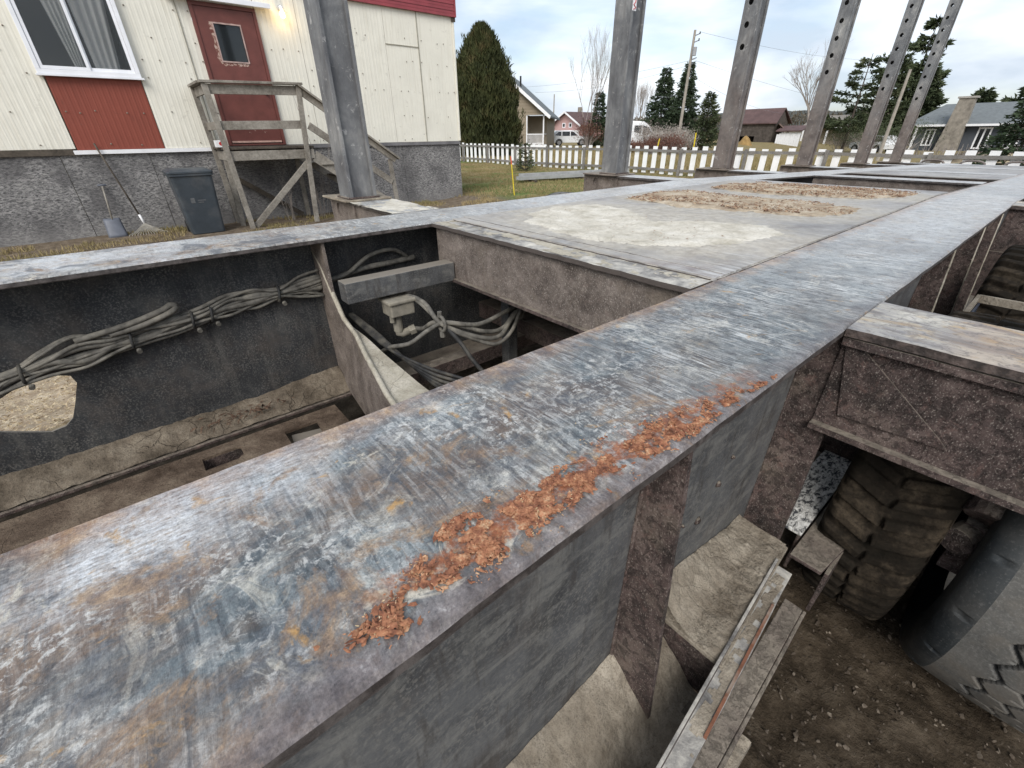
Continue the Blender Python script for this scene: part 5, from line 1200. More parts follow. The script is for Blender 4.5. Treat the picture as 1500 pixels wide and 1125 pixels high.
# door
dr = MB().box(1.945, 2.855, HY - .035, HY - .012, 1.375, 3.40); d_ = None
dp = MB(); dp.plate([(1.945, 1.385), (2.855, 1.385), (2.855, 3.40), (1.945, 3.40)], [[(2.18, 2.66), (2.60, 2.66), (2.60, 3.19), (2.18, 3.19)]], lambda x, z: (x, HY - .042, z), lambda x, z: (x, HY - .012, z))
door = dp.build('door', MAROON, home)
pe = MB(); rp_ = random.Random(8)
ring = [(2.165, 2.645), (2.615, 2.645), (2.615, 3.205), (2.165, 3.205)]
out = []
for i in range(40):
    t = i / 40 * 4; k = int(t); f = t - k; a_, b_ = ring[k], ring[(k + 1) % 4]
    o_ = .045 + rp_.uniform(-.014, .014) if k in (0, 3) else .002 + rp_.uniform(-.001, .004)
    cx, cz = a_[0] + (b_[0] - a_[0]) * f, a_[1] + (b_[1] - a_[1]) * f
    n_ = [(0, -1), (1, 0), (0, 1), (-1, 0)][k]; out.append((cx + n_[0] * o_, cz + n_[1] * o_))
pe.plate(out, [[(2.175, 2.655), (2.605, 2.655), (2.605, 3.195), (2.175, 3.195)]], lambda x, z: (x, HY - .0435, z), lambda x, z: (x, HY - .0425, z)); pe.build('peeled_patch', PEEL, door)
pw = MB()
for q in ((2.165, 2.615, 2.645, 2.665), (2.165, 2.615, 3.185, 3.205), (2.165, 2.185, 2.665, 3.185), (2.595, 2.615, 2.665, 3.185)): pw.box(q[0], q[1], HY - .054, HY - .0445, q[2], q[3])
pw.build('window_frame', mat_plain('pinkish_old_trim', (0.42, 0.30, 0.27), 0.7, 0.3, 14), door)
MB().box(2.18, 2.60, HY - .030, HY - .025, 2.66, 3.19).build('pane', DGLASS, door)
MB().cyl((2.76, HY - .043, 2.20), (2.76, HY - .085, 2.20), .026, 14).build('knob', mat_plain('brass_knob', (0.55, 0.50, 0.40), 0.35, 0.1, 9, 0.5, 0.7), door)
MB().box(1.96, 2.84, HY - .055, HY - .043, 1.39, 1.42).build('kick_strip', mat_plain('worn_kick_strip', (0.50, 0.33, 0.27), 0.6, 0.3, 12), door)
sf = MB()
for k in range(14): 
    x = 2.45 + rp_.uniform(-.16, .16); z = 1.62 + rp_.uniform(-.10, .13); sf.add([(x, HY - .0432, z), (x + rp_.uniform(.008, .03), HY - .0432, z + .004), (x + rp_.uniform(-.01, .02), HY - .0432, z + rp_.uniform(.01, .035))], [(0, 1, 2)])
sf.build('paint_chip', PEEL, door, kind='stuff')
df = MB()
for q in ((1.89, 1.94, 1.345, 3.46), (2.86, 2.91, 1.345, 3.46), (1.94, 2.86, 3.405, 3.46)): df.box(q[0], q[1], HY - .06, HY - .005, q[2], q[3])
df.build('door_frame', MAROON, home, bevel=.003)
MB().box(1.94, 2.86, HY - .08, HY - .005, 1.345, 1.372).build('threshold', MAROON, home)
aw = MB(); aw.box(1.55, 3.16, HY - .16, HY - .02, 3.492, 3.525); aw.box(1.55, 3.16, HY - .17, HY - .15, 3.47, 3.54); aw.build('door_canopy', VINYL, home, bevel=.004)
# porch lamp
lp = MB().cyl((3.36, HY - .02, 3.52), (3.36, HY - .07, 3.52), .05, 16).build('porch_lamp', mat_plain('lamp_base_metal', (0.6, 0.6, 0.58), 0.4, 0.1, 9, 0.5, 0.5), home)
MB().tube([(3.36, HY - .07, 3.53), (3.36, HY - .10, 3.52), (3.36, HY - .10, 3.47)], .035, 12).build('lamp_socket', WHITE, lp, smooth=True)
Mb = Mat('lit_bulb_glass', 0.3); Mb.b.inputs['Emission Color'].default_value = (1.0, 0.72, 0.34, 1); Mb.b.inputs['Emission Strength'].default_value = 3.0; Mb.done((0.9, 0.75, 0.5))
MB().tube([(3.36, HY - .10, 3.468), (3.36, HY - .10, 3.445), (3.36, HY - .10, 3.39), (3.36, HY - .10, 3.365)], [.032, .046, .042, .015], 14).build('bulb', Mb.m, lp, smooth=True)
pl = bpy.data.lights.new('porch_bulb_light', 'POINT'); pl.energy = 1.6; pl.color = (1.0, 0.68, 0.30); pl.shadow_soft_size = .04
plo = bpy.data.objects.new('porch_bulb_light', pl); COL.objects.link(plo); plo.location = (3.36, HY - .17, 3.40)

# ------------------------------------------------------------------ porch deck with stairs
porch = empty('porch', (2.35, 10.1, 0), 'weathered grey wooden porch with railings and a stair beside the maroon door', 'porch')
def stick(name, p, q, w_, h_, mat=WOOD, upv=(0, 0, 1), par=porch, bev=.004):
    return MB().beam(p, q, w_, h_, upv).build(name, mat, par, bevel=bev)
for k in range(7):
    y = 9.66 + k * 0.145; stick('deck_board', (1.60 + rp_.uniform(-.03, .02), y, 1.315), (3.12 + rp_.uniform(-.02, .05), y, 1.315), .138, .034, WOODD)
stick('rim_board', (1.66, 9.62, 1.20), (3.10, 9.62, 1.20), .038, .15)
stick('rim_board', (1.66, 9.645, 1.20), (1.66, 10.62, 1.20), .038, .15); stick('rim_board', (3.08, 9.645, 1.20), (3.08, 10.62, 1.20), .038, .15)
for k in range(3): stick('joist', (1.95 + k * .38, 9.645, 1.21), (1.95 + k * .38, 10.62, 1.21), .038, .13, WOODD)
stick('post', (1.70, 9.575, -0.03), (1.60, 9.585, 2.235), .088, .04, upv=(0, 1, 0)); stick('post', (2.865, 9.575, 0.0), (3.05, 9.585, 2.27), .088, .04, upv=(0, 1, 0))
stick('post', (1.66, 10.56, -0.03), (1.58, 10.56, 2.24), .088, .04, upv=(0, 1, 0)); stick('post', (3.02, 10.56, 0.0), (3.03, 10.56, 1.12), .088, .04, upv=(0, 1, 0))
stick('post', (1.62, 10.0, -0.03), (1.66, 10.0, 1.12), .088, .04, upv=(0, 1, 0))
stick('handrail', (1.53, 9.60, 2.262), (3.12, 9.60, 2.295), .14, .036)
stick('handrail', (1.57, 9.672, 2.262), (1.57, 10.62, 2.262), .12, .036)
stick('rail', (1.56, 9.62, 2.165), (3.09, 9.62, 2.195), .036, .14, upv=(0, 0, 1)); stick('rail', (1.62, 9.62, 1.655), (3.05, 9.62, 1.675), .036, .13)
stick('rail', (1.60, 9.66, 2.165), (1.60, 10.55, 2.165), .036, .13); stick('rail', (1.62, 9.66, 1.655), (1.62, 10.55, 1.655), .036, .12)
stick('brace', (1.755, 9.62, 0.03), (3.0, 9.62, 1.10), .10, .038, upv=(0, 1, 0)); stick('brace', (2.9, 10.55, 0.03), (1.75, 10.55, 0.85), .09, .036, WOODD, upv=(0, 1, 0))
# stair down to the right
for yy_, nm in ((9.64, 'stringer'), (10.50, 'stringer')): stick(nm, (3.10, yy_, 1.16), (4.72, yy_, 0.03), .04, .20, upv=(0, 0, 1))
stick('stair_rail', (3.06, 9.60, 2.20), (4.76, 9.60, 1.035), .036, .12); stick('stair_rail', (3.10, 9.60, 1.66), (4.62, 9.60, 0.62), .036, .12)
stick('stair_rail', (3.04, 9.57, 2.275), (4.82, 9.57, 1.055), .13, .034)
stick('post', (4.70, 9.63, -0.03), (4.64, 9.63, 1.05), .085, .04, upv=(0, 1, 0))
for k in range(4):
    x = 3.32 + k * .36; z = 1.02 - k * .245; stick('stair_tread', (x, 9.60 + rp_.uniform(-.03, .03), z), (x + rp_.uniform(-.03, .03), 10.56, z + rp_.uniform(-.02, .01)), .25, .034, WOODD if k % 2 else WOOD)
for k in range(5): stick('loose_board', (3.3 + k * .22, 9.5 - .05 * k, .05 + .05 * (k % 2)), (3.9 + k * .2, 9.95, .04 + .06 * ((k + 1) % 2)), .10, .03, WOODD)
# first-aid style white and red carton at the porch edge
bx_ = empty('carton', (1.62, 9.93, 1.334), 'small white carton with a red mark at the left end of the porch floor', 'carton')
MB().box(1.55, 1.70, 9.88, 9.98, 1.334, 1.44).build('box', WHITE, bx_, bevel=.004)
MB().cyl((1.635, 9.879, 1.39), (1.635, 9.877, 1.39), .030, 16).build('red_mark', REDP, bx_)

# wheelie bin
bn = empty('wheelie_bin', (1.0, 9.75, 0), 'dark slate wheelie bin standing against the chipboard skirting left of the porch', 'wheelie bin')
zb = gz(1.0, 9.5) - .01
body = MB()
def rr(cx, cy, w_, d_, z, r=.05, n=4):
    o = []
    for (sx, sy, a0) in ((1, 1, 0), (-1, 1, 90), (-1, -1, 180), (1, -1, 270)):
        for k in range(n + 1):
            t = R(a0 + 90 * k / n); o.append((cx + sx * (w_ / 2 - r) + r * math.cos(t), cy + sy * (d_ / 2 - r) + r * math.sin(t), z))
    return o
rings = [rr(1.0, 9.80, .50, .46, zb + .02, .05), rr(1.0, 9.78, .60, .58, zb + .93, .05), rr(1.0, 9.78, .64, .62, zb + .935, .05), rr(1.0, 9.78, .64, .62, zb + .97, .05)]
body = MB(); nR = len(rings[0]); 
for rg_ in rings: body.V += rg_
for i in range(3):
    for k in range(nR): body.F.append((i * nR + k, i * nR + (k + 1) % nR, (i + 1) * nR + (k + 1) % nR, (i + 1) * nR + k))
body.F.append(tuple(range(nR))[::-1]); body.F.append(tuple(range(3 * nR, 4 * nR)))
body.build('bin_body', BIN, bn, bevel=.003)
ld = MB(); r1 = rr(1.0, 9.79, .66, .66, zb + .972, .05); r2 = rr(1.0, 9.79, .66, .66, zb + 1.0, .05); r3 = rr(1.0, 9.80, .52, .50, zb + 1.035, .05)
ld.V = r1 + r2 + r3
for i in range(2):
    for k in range(nR): ld.F.append((i * nR + k, i * nR + (k + 1) % nR, (i + 1) * nR + (k + 1) % nR, (i + 1) * nR + k))
ld.F.append(tuple(range(nR))[::-1]); ld.F.append(tuple(range(2 * nR, 3 * nR))); ld.build('lid', BIN, bn, bevel=.003)
MB().tube([(0.74, 10.13, zb + .97), (0.74, 10.17, zb + 1.0), (1.26, 10.17, zb + 1.0), (1.26, 10.13, zb + .97)], .016, 8).build('handle', BIN, bn, smooth=True)
for x in (.76, 1.24): MB().cyl((x - .03, 10.05, zb + .10), (x + .03, 10.05, zb + .10), .10, 20).build('wheel', RUB, bn)
em = MB(); em.box(.88, .94, 9.498, 9.503, zb + .52, zb + .60); em.box(.98, 1.10, 9.497, 9.502, zb + .55, zb + .565); em.box(.98, 1.06, 9.497, 9.502, zb + .52, zb + .535)
em.bend(lambda v: (v[0], v[1] + .031 * (0.93 - (v[2] - zb)) / .91 + .008, v[2])); em.build('embossed_mark', mat_plain('scuffed_emboss', (0.11, 0.115, 0.12), 0.6, 0.3, 12), bn, kind='stuff')
# shovel and rake leaning on the skirting
sv = empty('shovel', (-0.20, 10.35, 0), 'short shovel with a blue-grey blade leaning on the chipboard skirting', 'shovel')
MB().tube([(-0.19, 10.66, 0.78), (-0.245, 10.45, 0.28)], .014, 8).build('handle', WOOD, sv, smooth=True)
MB().tube([(-0.25, 10.66, 0.80), (-0.13, 10.66, 0.80)], .015, 8).build('grip', BLUEG, sv, smooth=True)
bl = MB(); n = 9; V_ = []
for j in range(7):
    t = j / 6; z = .30 - .30 * t
    for i in range(n): u = i / (n - 1) * 2 - 1; V_.append((-0.255 + u * (.115 + .02 * t), 10.45 - .12 * t + .03 * u * u, z + .0))
bl.V = V_
for j in range(6):
    for i in range(n - 1): bl.F.append((j * n + i, j * n + i + 1, (j + 1) * n + i + 1, (j + 1) * n + i))
o = bl.build('blade', BLUEG, sv, smooth=True); o.modifiers.new('thick', 'SOLIDIFY').thickness = .006
rk = empty('rake', (0.05, 10.35, 0), 'long handled fan rake leaning on the skirting between the shovel and the bin', 'rake')
MB().tube([(-0.06, 10.62, 1.42), (0.16, 10.42, 0.20)], .013, 8).build('handle', WOODD, rk, smooth=True)
MB().tube([(0.14, 10.44, 0.32), (0.165, 10.415, 0.17)], .019, 8).build('ferrule', WHITE, rk, smooth=True)
for k in range(15):
    u = (k - 7) / 7; MB().tube([(0.165, 10.41, .18), (0.165 + u * .16, 10.32, .07), (0.165 + u * .27, 10.25, .03), (0.165 + u * .28, 10.235, .0)], .0055, 5).build('tine', STRAW, rk)

# dry weeds by the house: bare stalk clump
def weed(x, y, h, n, s, label, z0=None):
    rw = random.Random(s); mb = MB(); z0 = gz(x, y) if z0 is None else z0
    for k in range(n):
        a_ = rw.uniform(0, 6.28); ln = h * rw.uniform(.5, 1); p = (x + rw.uniform(-.1, .1), y + rw.uniform(-.05, .05), z0 - .02); q = (p[0] + .22 * math.cos(a_) * ln, p[1] + .12 * math.sin(a_) * ln, z0 + ln)
        mb.tube([p, ((p[0] + q[0]) / 2 + rw.uniform(-.02, .02), (p[1] + q[1]) / 2, z0 + ln * .5), q], [.006, .005, .003], 4)
        for j in range(4):
            t = rw.uniform(.4, 1); b_ = Vector(p).lerp(Vector(q), t); mb.tube([b_, b_ + Vector((rw.uniform(-.12, .12), rw.uniform(-.05, .05), rw.uniform(.04, .16)))], [.003, .002], 3)
    o = mb.build('dry_weed', TWIG, None, loc=(x, y, z0)); tag(o, label, 'weed'); return o
weed(3.45, 10.45, 2.4, 3, 2, 'tall bare weed stalk standing against the siding right of the door')
weed(3.25, 10.35, 1.3, 10, 3, 'tangle of dry weeds under the porch beside the right posts')
weed(2.6, 10.3, 0.9, 9, 5, 'tangle of dry weeds in the dark below the porch floor')

# ================================================================== VEGETATION BUILDERS
def leafquads(P_, size, seed, upb=0.0, asp=0.5, dirs=None):
    rg = np.random.default_rng(seed); n = len(P_)
    d = rg.normal(size=(n, 3)); d[:, 2] += upb * 2.0
    if dirs is not None: d = dirs + 0.35 * d
    d /= np.linalg.norm(d, axis=1)[:, None]
    e_ = np.cross(d, rg.normal(size=(n, 3))); e_ /= np.linalg.norm(e_, axis=1)[:, None]
    s_ = size * rg.uniform(.6, 1.3, n)[:, None]
    V_ = np.stack([P_ - e_ * s_ * asp * .5, P_ + d * s_ * .5 - e_ * s_ * asp * .15, P_ + d * s_, P_ + d * s_ * .5 + e_ * s_ * asp * .5], 1).reshape(-1, 3)
    b_ = np.arange(n) * 4; return V_, np.stack([b_, b_ + 1, b_ + 2, b_ + 3], -1)
def cedar(x, y, h, r, label):
    z0 = gz(x, y); t = empty('cedar_tree', (x, y, z0), label, 'cedar')
    MB().tube([(x, y, z0 - .1), (x, y, z0 + h * .8)], [.18, .04], 8).build('trunk', TRUNK, t)
    rg = np.random.default_rng(3); n = 44000
    u = rg.uniform(0, 1, n) ** 0.95; th = rg.uniform(0, 2 * math.pi, n)
    zz = u * h * 0.93
    env = r * np.interp(u, [0, .12, .35, .6, .8, .92, 1.0], [.88, 1.0, .98, .80, .56, .34, .10])
    lump = 0.62 + 0.72 * fbm(th * 3.4 + 7, zz * 1.1, 5, 5, .6)
    spike = 1.0 + 0.10 * (vnoise(th * 9, zz * 0.7, 7) - .5)
    rad = env * lump * spike * rg.uniform(.45, 1.0, n) ** .6
    P_ = np.stack([x + rad * np.cos(th), y + rad * np.sin(th), z0 + .05 + zz], -1)
    V_, F_ = leafquads(P_, 0.42, 4, 1.5, .24)
    # loose sprays that break the outline
    ex = []
    for k in range(150):
        uu = rg.uniform(.02, .9); a_ = rg.uniform(0, 6.28); e0 = r * float(np.interp(uu, [0, .12, .35, .6, .8, .92, 1.0], [.88, 1.0, .98, .80, .56, .34, .10])) * rg.uniform(.85, 1.08)
        for j in range(22): tt = rg.uniform(0, 1); ex.append((x + (e0 + .12 * tt) * math.cos(a_) + rg.normal(0, .06), y + (e0 + .12 * tt) * math.sin(a_) + rg.normal(0, .06), z0 + uu * h * .93 + .55 * tt))
    V3, F3 = leafquads(np.array(ex), 0.26, 19, 1.4, .28)
    # leader tips at the top
    tips = []
    for k in range(16):
        a_ = rg.uniform(0, 6.28); rr_ = rg.uniform(0, .42) * r * .5; hh = h * rg.uniform(.84, 1.0) - rr_ * 1.4
        for j in range(70): tt = rg.uniform(0, 1); tips.append((x + rr_ * math.cos(a_) + rg.normal(0, .10 * (1.1 - tt)), y + rr_ * math.sin(a_) + rg.normal(0, .10 * (1.1 - tt)), z0 + hh - 1.3 + 1.3 * tt))
    V2, F2 = leafquads(np.array(tips), 0.22, 9, 1.3, .34)
    fast_mesh('crown', np.vstack([V_, V2, V3]), np.vstack([F_, F2 + len(V_), F3 + len(V_) + len(V2)]), CEDAR, parent=t)
cedar(21.6, 29.0, 7.9, 2.55, 'big dark cedar behind the corner of the mobile home')
_rg = np.random.default_rng(77); _n = 16000
_y = _rg.uniform(12, 110, _n); _x = 118 + _rg.uniform(-6, 10, _n); _hh = 3.0 + 5.5 * fbm(_y * .16, _y * 0 + 3, 6, 5, .6); _z = -1.0 + _hh * _rg.uniform(0, 1, _n) ** .8
_V, _F = leafquads(np.stack([_x, _y, _z], -1), .75, 78, .6, .5)
tag(fast_mesh('distant_woods', _V, _F, mat_leaf('mixed_autumn_woods', (0.045, 0.045, 0.032), (0.10, 0.085, 0.062), (0.17, 0.14, 0.11), .15), loc=(118, 60, -1)), 'low mixed brown and green woods along the horizon behind the houses', 'woods', kind='stuff')
def conifer(x, y, h, r, seed, label, mat=SPRUCE, cat='spruce', sparse=1.0, group=None, z0=None, wh=None, droop=-0.15, leaf=0.34, base=0.05):
    z0 = gz(x, y) if z0 is None else z0; t = empty(cat.replace(' ', '_') + '_tree', (x, y, z0), label, cat, group)
    MB().tube([(x, y, z0 - .2), (x, y, z0 + h)], [.03 * h * .6, .02], 7).build('trunk', TRUNK, t)
    rg = np.random.default_rng(seed); nw = wh or int(h * 4.5); P_ = []; D_ = []; br = MB()
    for i in range(nw):
        u = (i + rg.uniform(-.3, .3)) / nw; zz = h * (base + (1 - base) * u); rr_ = r * (1 - u) ** 0.85 * rg.uniform(.72, 1.12) + .12
        nb = int(rg.integers(5, 9))
        for k in range(nb):
            if rg.uniform() > sparse: continue
            a_ = 2 * math.pi * (k + rg.uniform(0, 1)) / nb; L_b = rr_ * rg.uniform(.7, 1.1)
            dx, dy = math.cos(a_), math.sin(a_)
            p0 = Vector((x, y, z0 + zz)); p1 = Vector((x + dx * L_b, y + dy * L_b, z0 + zz + L_b * (droop + rg.uniform(-.08, .12))))
            br.tube([p0, p1], [.03, .008], 3, caps=False)
            m_ = int(12 + L_b * 38)
            for j in range(m_):
                tt = rg.uniform(.12, 1) ** .7; sd_ = rg.normal(0, .10 + .16 * (1 - tt) * L_b * .4)
                p = p0.lerp(p1, tt); P_.append((p.x - dy * sd_, p.y + dx * sd_, p.z + rg.normal(0, .05) - abs(sd_) * .15)); D_.append((dx * .8 - dy * np.sign(sd_) * .4, dy * .8 + dx * np.sign(sd_) * .4, droop * .4))
    br.build('branches', TRUNK, t, kind='stuff')
    V_, F_ = leafquads(np.array(P_), leaf, seed, 0, .42, np.array(D_)); fast_mesh('crown', V_, F_, mat, parent=t)
    return t
def bare_tree(x, y, h, seed, label, cat='bare tree', depth=6, r0=None, spread=.5, up_=0.25, z0=None, mat=TWIG, stems=1, group=None):
    z0 = gz(x, y) if z0 is None else z0; t = empty('bare_tree', (x, y, z0), label, cat, group); rw = random.Random(seed)
    tk = MB(); cr = MB()
    def grow(p, d, ln, r_, lv):
        q = p + d * ln; mb = tk if lv == 0 else cr
        mid = p + d * ln * .5 + Vector((rw.uniform(-1, 1), rw.uniform(-1, 1), 0)) * ln * .04
        mb.tube([p, mid, q], [r_, r_ * .85, r_ * .68], 6 if lv == 0 else 3, caps=False)
        if lv >= depth: return
        k = rw.choice([2, 3, 3]) if lv < depth - 1 else 3
        for i in range(k):
            v = Vector((rw.uniform(-1, 1), rw.uniform(-1, 1), rw.uniform(-.3, .6))); nd = (d * (1.0 if i else 1.25) + v * spread + Vector((0, 0, up_))).normalized()
            grow(p + d * ln * (1.0 if i == 0 else rw.uniform(.55, 1)), nd, ln * rw.uniform(.62, .84), r_ * rw.uniform(.5, .68), lv + 1)
    for s in range(stems):
        a_ = s * 2.1; d0 = Vector((.18 * math.cos(a_) * (stems > 1), .18 * math.sin(a_) * (stems > 1), 1)).normalized()
        grow(Vector((x + .1 * math.cos(a_) * (stems > 1), y + .1 * math.sin(a_) * (stems > 1), z0 - .1)), d0, h * .30, r0 or h * .018, 0)
    tk.build('trunk', TRUNK, t); o = cr.build('branches', mat, t, fixn=False); return t
def at(px_, py_, X_):  # viewing ray at photo pixel, cut at distance X_
    d = fw * 636 + rt * (px_ - 750) - up * (py_ - 562.5); s_ = X_ / d.x
    return Vector((X_, d.y * s_, 1.5 + d.z * s_))
conifer(50, 33.6, 7.5, 2.6, 5, 'left of the two dense dark spruces beyond the white shrub row', group='dark spruces')
conifer(50, 30.9, 7.8, 2.3, 6, 'right of the two dense dark spruces, just right of the utility pole', group='dark spruces')
conifer(50, 28.0, 5.4, 1.9, 7, 'lower ragged pine right of the two dark spruces', PINE, 'pine', .75, droop=.25)
conifer(40, 34.2, 4.9, 1.3, 8, 'slim young spruce left of the second tall stake', sparse=.8)
bare_tree(39, 34.6, 9.6, 4, 'tall bare birch rising left of the second tall stake', spread=.42, up_=.34, stems=3, r0=.06)
bare_tree(58, 42.4, 7.8, 14, 'bare spreading tree in the gap right of the second tall stake', spread=.40, up_=.4, stems=4, r0=.06)
bare_tree(47, 16.9, 8.2, 21, 'large bare maple standing behind the fourth tall stake', depth=7, spread=.62, up_=.16, r0=.13)
conifer(62, 18.3, 8.8, 4.2, 31, 'broad pine with open tiers left of the fifth stake', PINE, 'pine', .62, droop=.12, wh=13, leaf=.48, base=.22)
conifer(66, 17.0, 10.6, 3.8, 32, 'tall open pine between the fifth and sixth stakes', PINE, 'pine', .6, droop=.16, wh=13, leaf=.50, base=.2)
conifer(85, 19.2, 14.6, 5.2, 33, 'tallest pine with upswept tiers behind the sixth stake', PINE, 'pine', .72, droop=.24, wh=17, leaf=.75, base=.12)
conifer(84, 17.6, 9.0, 3.6, 34, 'dense dark pine low behind the sixth stake', PINE, 'pine', .85, droop=.1, leaf=.6)
conifer(82, 11.5, 6.2, 3.6, 41, 'bushy pine showing over the roof left of the chimney of the slate house', PINE, 'pine', .7, droop=.2, leaf=.6)
conifer(84, 6.4, 9.0, 4.6, 42, 'broad dark pine behind the right half of the slate house roof', PINE, 'pine', .85, droop=.2, leaf=.7)
conifer(82, 1.8, 8.6, 4.0, 43, 'dark pine at the far right edge behind the slate house', PINE, 'pine', .85, droop=.15, leaf=.7)
conifer(30, 2.3, 3.5, 1.7, 44, 'dense blue-green spruce in front of the right end of the slate house', droop=-.05, leaf=.26)
conifer(14.6, 16.6, 1.15, .34, 45, 'little pine sapling on the lawn beside the yellow marker', PINE, 'sapling', .8, droop=.35, leaf=.13, wh=7)
# shrub row with pale seed heads
def shrub(x, y, r, h, seed, label, mat=SHRUB, group=None, n=2600):
    z0 = gz(x, y); t = empty('shrub', (x, y, z0), label, 'shrub', group); rg = np.random.default_rng(seed); st = MB(); tips = []
    for k in range(46):
        a_ = rg.uniform(0, 6.28); q = rg.uniform(.15, 1); e_ = (x + r * q * math.cos(a_), y + r * q * math.sin(a_), z0 + h * rg.uniform(.6, 1) * (1 - .3 * q)); 
        st.tube([(x + .2 * math.cos(a_), y + .2 * math.sin(a_), z0 - .05), ((x + e_[0]) / 2, (y + e_[1]) / 2, (z0 + e_[2]) / 2 + .1), e_], [.02, .014, .006], 3, caps=False); tips.append(e_)
    st.build('stems', TWIG, t, kind='stuff')
    T = np.array(tips)[rg.integers(0, len(tips), n)] + rg.normal(0, 1, (n, 3)) * np.array([.22 * r, .22 * r, .16 * h]); T[:, 2] = np.maximum(T[:, 2], z0)
    V_, F_ = leafquads(T, .13, seed, .4, .5); fast_mesh('crown', V_, F_, mat, parent=t); return t
PALES = mat_leaf('pale_seed_heads', (0.16, 0.12, 0.10), (0.40, 0.36, 0.32), (0.66, 0.63, 0.58), 2.5)
REDS = mat_leaf('red_brown_shrub', (0.07, 0.03, 0.025), (0.16, 0.075, 0.055), (0.26, 0.17, 0.12), 2.0)
for k, (y, lab) in enumerate(((28.9, 'pale seedy shrub right next to the white van'), (27.9, 'second pale shrub from the white van'), (27.0, 'pale shrub left of the utility pole foot'), (26.2, 'pale shrub right at the utility pole foot'), (25.0, 'pale shrub left of the third stake'))):
    shrub(41 + (k % 2), y, 1.25, 2.1 - .1 * (k % 3), 60 + k, lab, PALES, 'pale shrubs in a row')
for k, (x, y, h, lab) in enumerate(((36, 27.2, 1.0, 'low red-brown shrub behind the fence right of the second stake'), (36.5, 24.9, 1.25, 'red-brown shrub in front of the pale shrubs'), (37, 23.4, 1.5, 'red-brown shrub just left of the third stake'), (38, 33.6, 2.3, 'brown hedge shrub hidden half by the second stake'), (60, 15.6, 2.6, 'dark shrub at the foot of the pines'), (60, 12.5, 2.6, 'dark shrub behind the leaning timber pole'), (62, 18.6, 2.4, 'brown shrub left of the pines beside the porch house'))):
    shrub(x, y, 1.3 if x < 50 else 2.4, h, 80 + k, lab, REDS if x < 50 else PINE)

# ------------------------------------------------------------------ grass
def grass(name, n, pos, h, seed, label, wd=.010):
    rg = np.random.default_rng(seed); P_ = pos(rg, n); n = len(P_)
    a_ = rg.uniform(0, 6.28, n); hh = rg.uniform(.4, 1, n) * h; ln = rg.normal(0, .35, (n, 2)) * hh[:, None]
    dx = np.stack([np.cos(a_), np.sin(a_), 0 * a_], -1) * wd
    top = P_ + np.stack([ln[:, 0], ln[:, 1], hh], -1)
    V_ = np.stack([P_ - dx, P_ + dx, top], 1).reshape(-1, 3); b_ = np.arange(n) * 3
    mn = P_.mean(0); o = fast_mesh(name, V_, np.stack([b_, b_ + 1, b_ + 2], -1), GRASSM, loc=(float(mn[0]), float(mn[1]), 0)); tag(o, label, 'grass', kind='stuff')
def gpos(x0, x1, y0, y1, thr, s):
    def f(rg, n):
        x = rg.uniform(x0, x1, n); y = rg.uniform(y0, y1, n); k = fbm(x * .9, y * .9, s, 4) > thr
        x, y = x[k], y[k]; return np.stack([x, y, ground_z(x, y) - .005], -1)
    return f
grass('lawn_grass', 60000, gpos(6.5, 17, 9.2, 24, .30, 3), .09, 1, 'patchy green and straw coloured grass on the lawn by the fence', .009)
grass('wall_grass', 7000, gpos(-3, 7.4, 9.9, 10.66, .47, 4), .09, 2, 'dry grass growing along the foot of the chipboard skirting', .008)
grass('yard_grass', 9000, gpos(-3, 7.4, 8.6, 9.9, .52, 5), .08, 3, 'sparse dry grass on the brown yard in front of the mobile home', .007)
grass('field_grass', 60000, gpos(17.2, 40, -2, 34, .25, 6), .28, 4, 'tall ochre grass in the field beyond the picket fence', .022)

# ================================================================== PICKET FENCE
fence = empty('picket_fence', (17.0, 12.0, 0), 'white picket fence with grey rails running across the back of the yard', 'fence')
FX = 17.0
pk = None; y = 27.2; rf = random.Random(5)
while y > -4.5:
    z0 = gz(FX, y)
    if pk is None:
        mb = MB(); mb.plate([(-.100, .03), (.100, .03), (.100, 1.0), (-.100, 1.0)], [], lambda a_, z: (0.0, a_, z), lambda a_, z: (0.020, a_, z))
        pk = mb.build('picket', PICKET, fence, local=True, loc=(0, y - 12, z0)); q = pk
    else:
        q = pk.copy(); COL.objects.link(q); q.location = (rf.uniform(-.004, .004), y - 12 + rf.uniform(-.012, .012), z0 + rf.uniform(-.025, .02))
    q.rotation_euler = (rf.uniform(-.012, .012), 0, 0); y -= 0.425
rail_m = mat_wood('grey_fence_wood', (0.14, 0.13, 0.12), (0.27, 0.255, 0.235))
y = 27.4; k = 0
while y > -4:
    y2 = y - 2.45; a_, b_ = gz(FX, y), gz(FX, y2)
    MB().beam((FX - .028, y, a_ + .865), (FX - .028, y2 + .004, b_ + .865), .040, .085).build('rail', rail_m, fence)
    MB().beam((FX - .028, y, a_ + .20), (FX - .028, y2 + .004, b_ + .20), .040, .085).build('rail', rail_m, fence)
    MB().box(FX - .145, FX - .050, y2 - .045, y2 + .045, b_ - .2, b_ + .96).build('post', rail_m, fence, bevel=.004)
    y = y2
